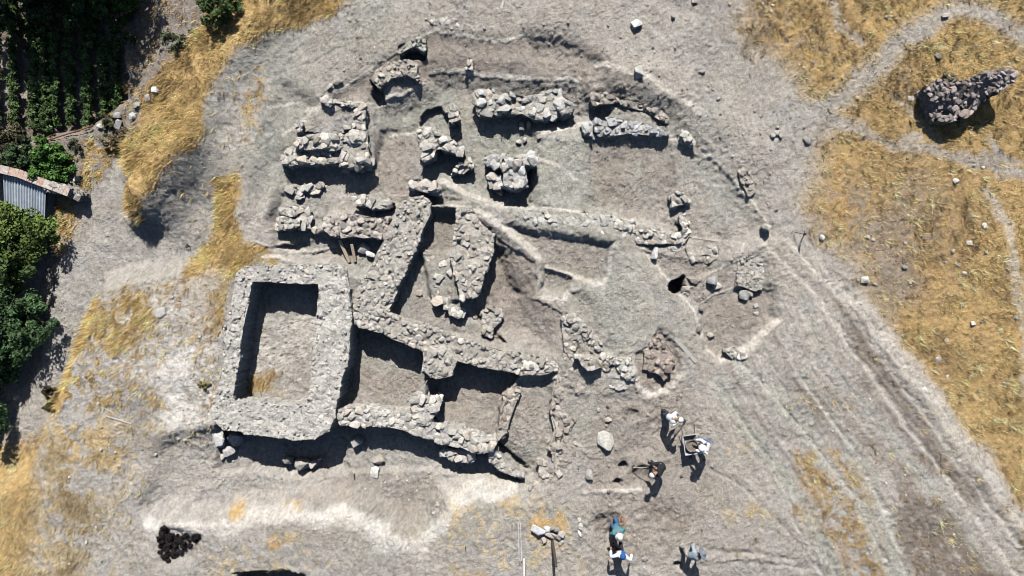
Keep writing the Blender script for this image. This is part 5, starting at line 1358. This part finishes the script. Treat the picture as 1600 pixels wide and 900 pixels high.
# wheelbarrow
x, y, z = G(1074, 690); e = empty("wheelbarrow", (x, y, z), math.radians(-82)); tag(e, "pale metal wheelbarrow in front of the leaning worker", "wheelbarrow")
def tub(geo, L0, W0, L1, W1, z0, z1, col, th=.02):
    for k, (l0, w0, l1, w1) in enumerate(((L0, W0, L1, W1), (L0 - th * 2, W0 - th * 2, L1 - th * 2, W1 - th * 2))):
        zb = z0 + (th if k else 0)
        V = [(-l0 / 2, -w0 / 2, zb), (l0 / 2, -w0 / 2, zb), (l0 / 2, w0 / 2, zb), (-l0 / 2, w0 / 2, zb), (-l1 / 2, -w1 / 2, z1), (l1 / 2, -w1 / 2, z1), (l1 / 2, w1 / 2, z1), (-l1 / 2, w1 / 2, z1)]
        F = [[0, 3, 2, 1], [0, 1, 5, 4], [1, 2, 6, 5], [2, 3, 7, 6], [3, 0, 4, 7]]
        if k: F = [f[::-1] for f in F]
        geo.add(V, F, col)
    for sx_, sy_, lx, ly in ((0, W1 / 2 - th / 2, L1, .03), (0, -W1 / 2 + th / 2, L1, .03), (L1 / 2 - th / 2, 0, .03, W1 - .06), (-L1 / 2 + th / 2, 0, .03, W1 - .06)):
        geo.box((sx_, sy_, z1), (lx, ly, .025), None, col)
g = Geo(); tub(g, .50, .38, .80, .58, .30, .56, (.46, .45, .47)); g.build("tub", M_plain, e)
for s in (1, -1):
    g = Geo(); g.tube((.42, s * .08, .18), (-.15, s * .22, .30), .018, .018, 8, (.2, .2, .2)); g.tube((-.15, s * .22, .30), (-.80, s * .27, .55), .018, .018, 8, (.2, .2, .2)); g.build("handle", M_plain, e)
    g = Geo(); g.tube((-.22, s * .22, .30), (-.30, s * .22, .0), .015, .015, 8, (.2, .2, .2)); g.build("leg", M_plain, e)
w = Geo()
N_ = 20; Vt = []; Ft = []
for i in range(N_):
    a = 2 * math.pi * i / N_
    for k in range(8):
        b = 2 * math.pi * k / 8; rr = .15 + .04 * math.cos(b)
        Vt.append((.47 + rr * math.cos(a), .04 * math.sin(b), .19 + rr * math.sin(a)))
for i in range(N_):
    for k in range(8):
        Ft.append([i * 8 + k, ((i + 1) % N_) * 8 + k, ((i + 1) % N_) * 8 + (k + 1) % 8, i * 8 + (k + 1) % 8])
w.add(Vt, Ft, (.03, .03, .03)); wo = w.build("wheel", M_plain, e, smooth=True)
g = Geo(); g.tube((.47, -.03, .19), (.47, .03, .19), .11, .11, 16, (.4, .1, .06)); g.build("rim", M_plain, wo)
# rubber bucket with soil in the tub
ex, ey = e.location.x, e.location.y
b_ = empty("rubber_bucket", (ex + .03, ey - .03, e.location.z + .33)); tag(b_, "round grey rubber bucket full of soil on the wheelbarrow", "bucket")
g = Geo(); nn = 24; Vb = []; Fb = []
prof = [(.17, 0), (.235, .30), (.25, .31), (.25, .33), (.225, .33), (.16, .02)]
for k in range(nn):
    a = 2 * math.pi * k / nn
    for r_, z_ in prof: Vb.append((r_ * math.cos(a), r_ * math.sin(a), z_))
m_ = len(prof)
for k in range(nn):
    for q_ in range(m_ - 1): Fb.append([k * m_ + q_, ((k + 1) % nn) * m_ + q_, ((k + 1) % nn) * m_ + q_ + 1, k * m_ + q_ + 1])
g.add(Vb, Fb, (.24, .225, .22)); g.build("bucket_wall", M_plain, b_, smooth=False)
g = Geo(); g.tube((0, 0, .02), (0, 0, .25), .19, .215, 20, (.23, .19, .16)); g.build("soil", M_soil, b_)
# orange cord / bag near the blue dressed worker
x, y, z = G(972, 812); g = Geo()
for k in range(14):
    a0, a1 = 2 * math.pi * k / 14, 2 * math.pi * (k + 1) / 14
    g.tube((.12 * math.cos(a0), .17 * math.sin(a0), .03), (.12 * math.cos(a1), .17 * math.sin(a1), .03), .018, .018, 6, (.55, .26, .10))
o = g.build("coiled_strap", M_cloth); o.location = (x, y, z + .01); tag(o, "orange loop of strap on the ground beside the worker in blue", "strap")
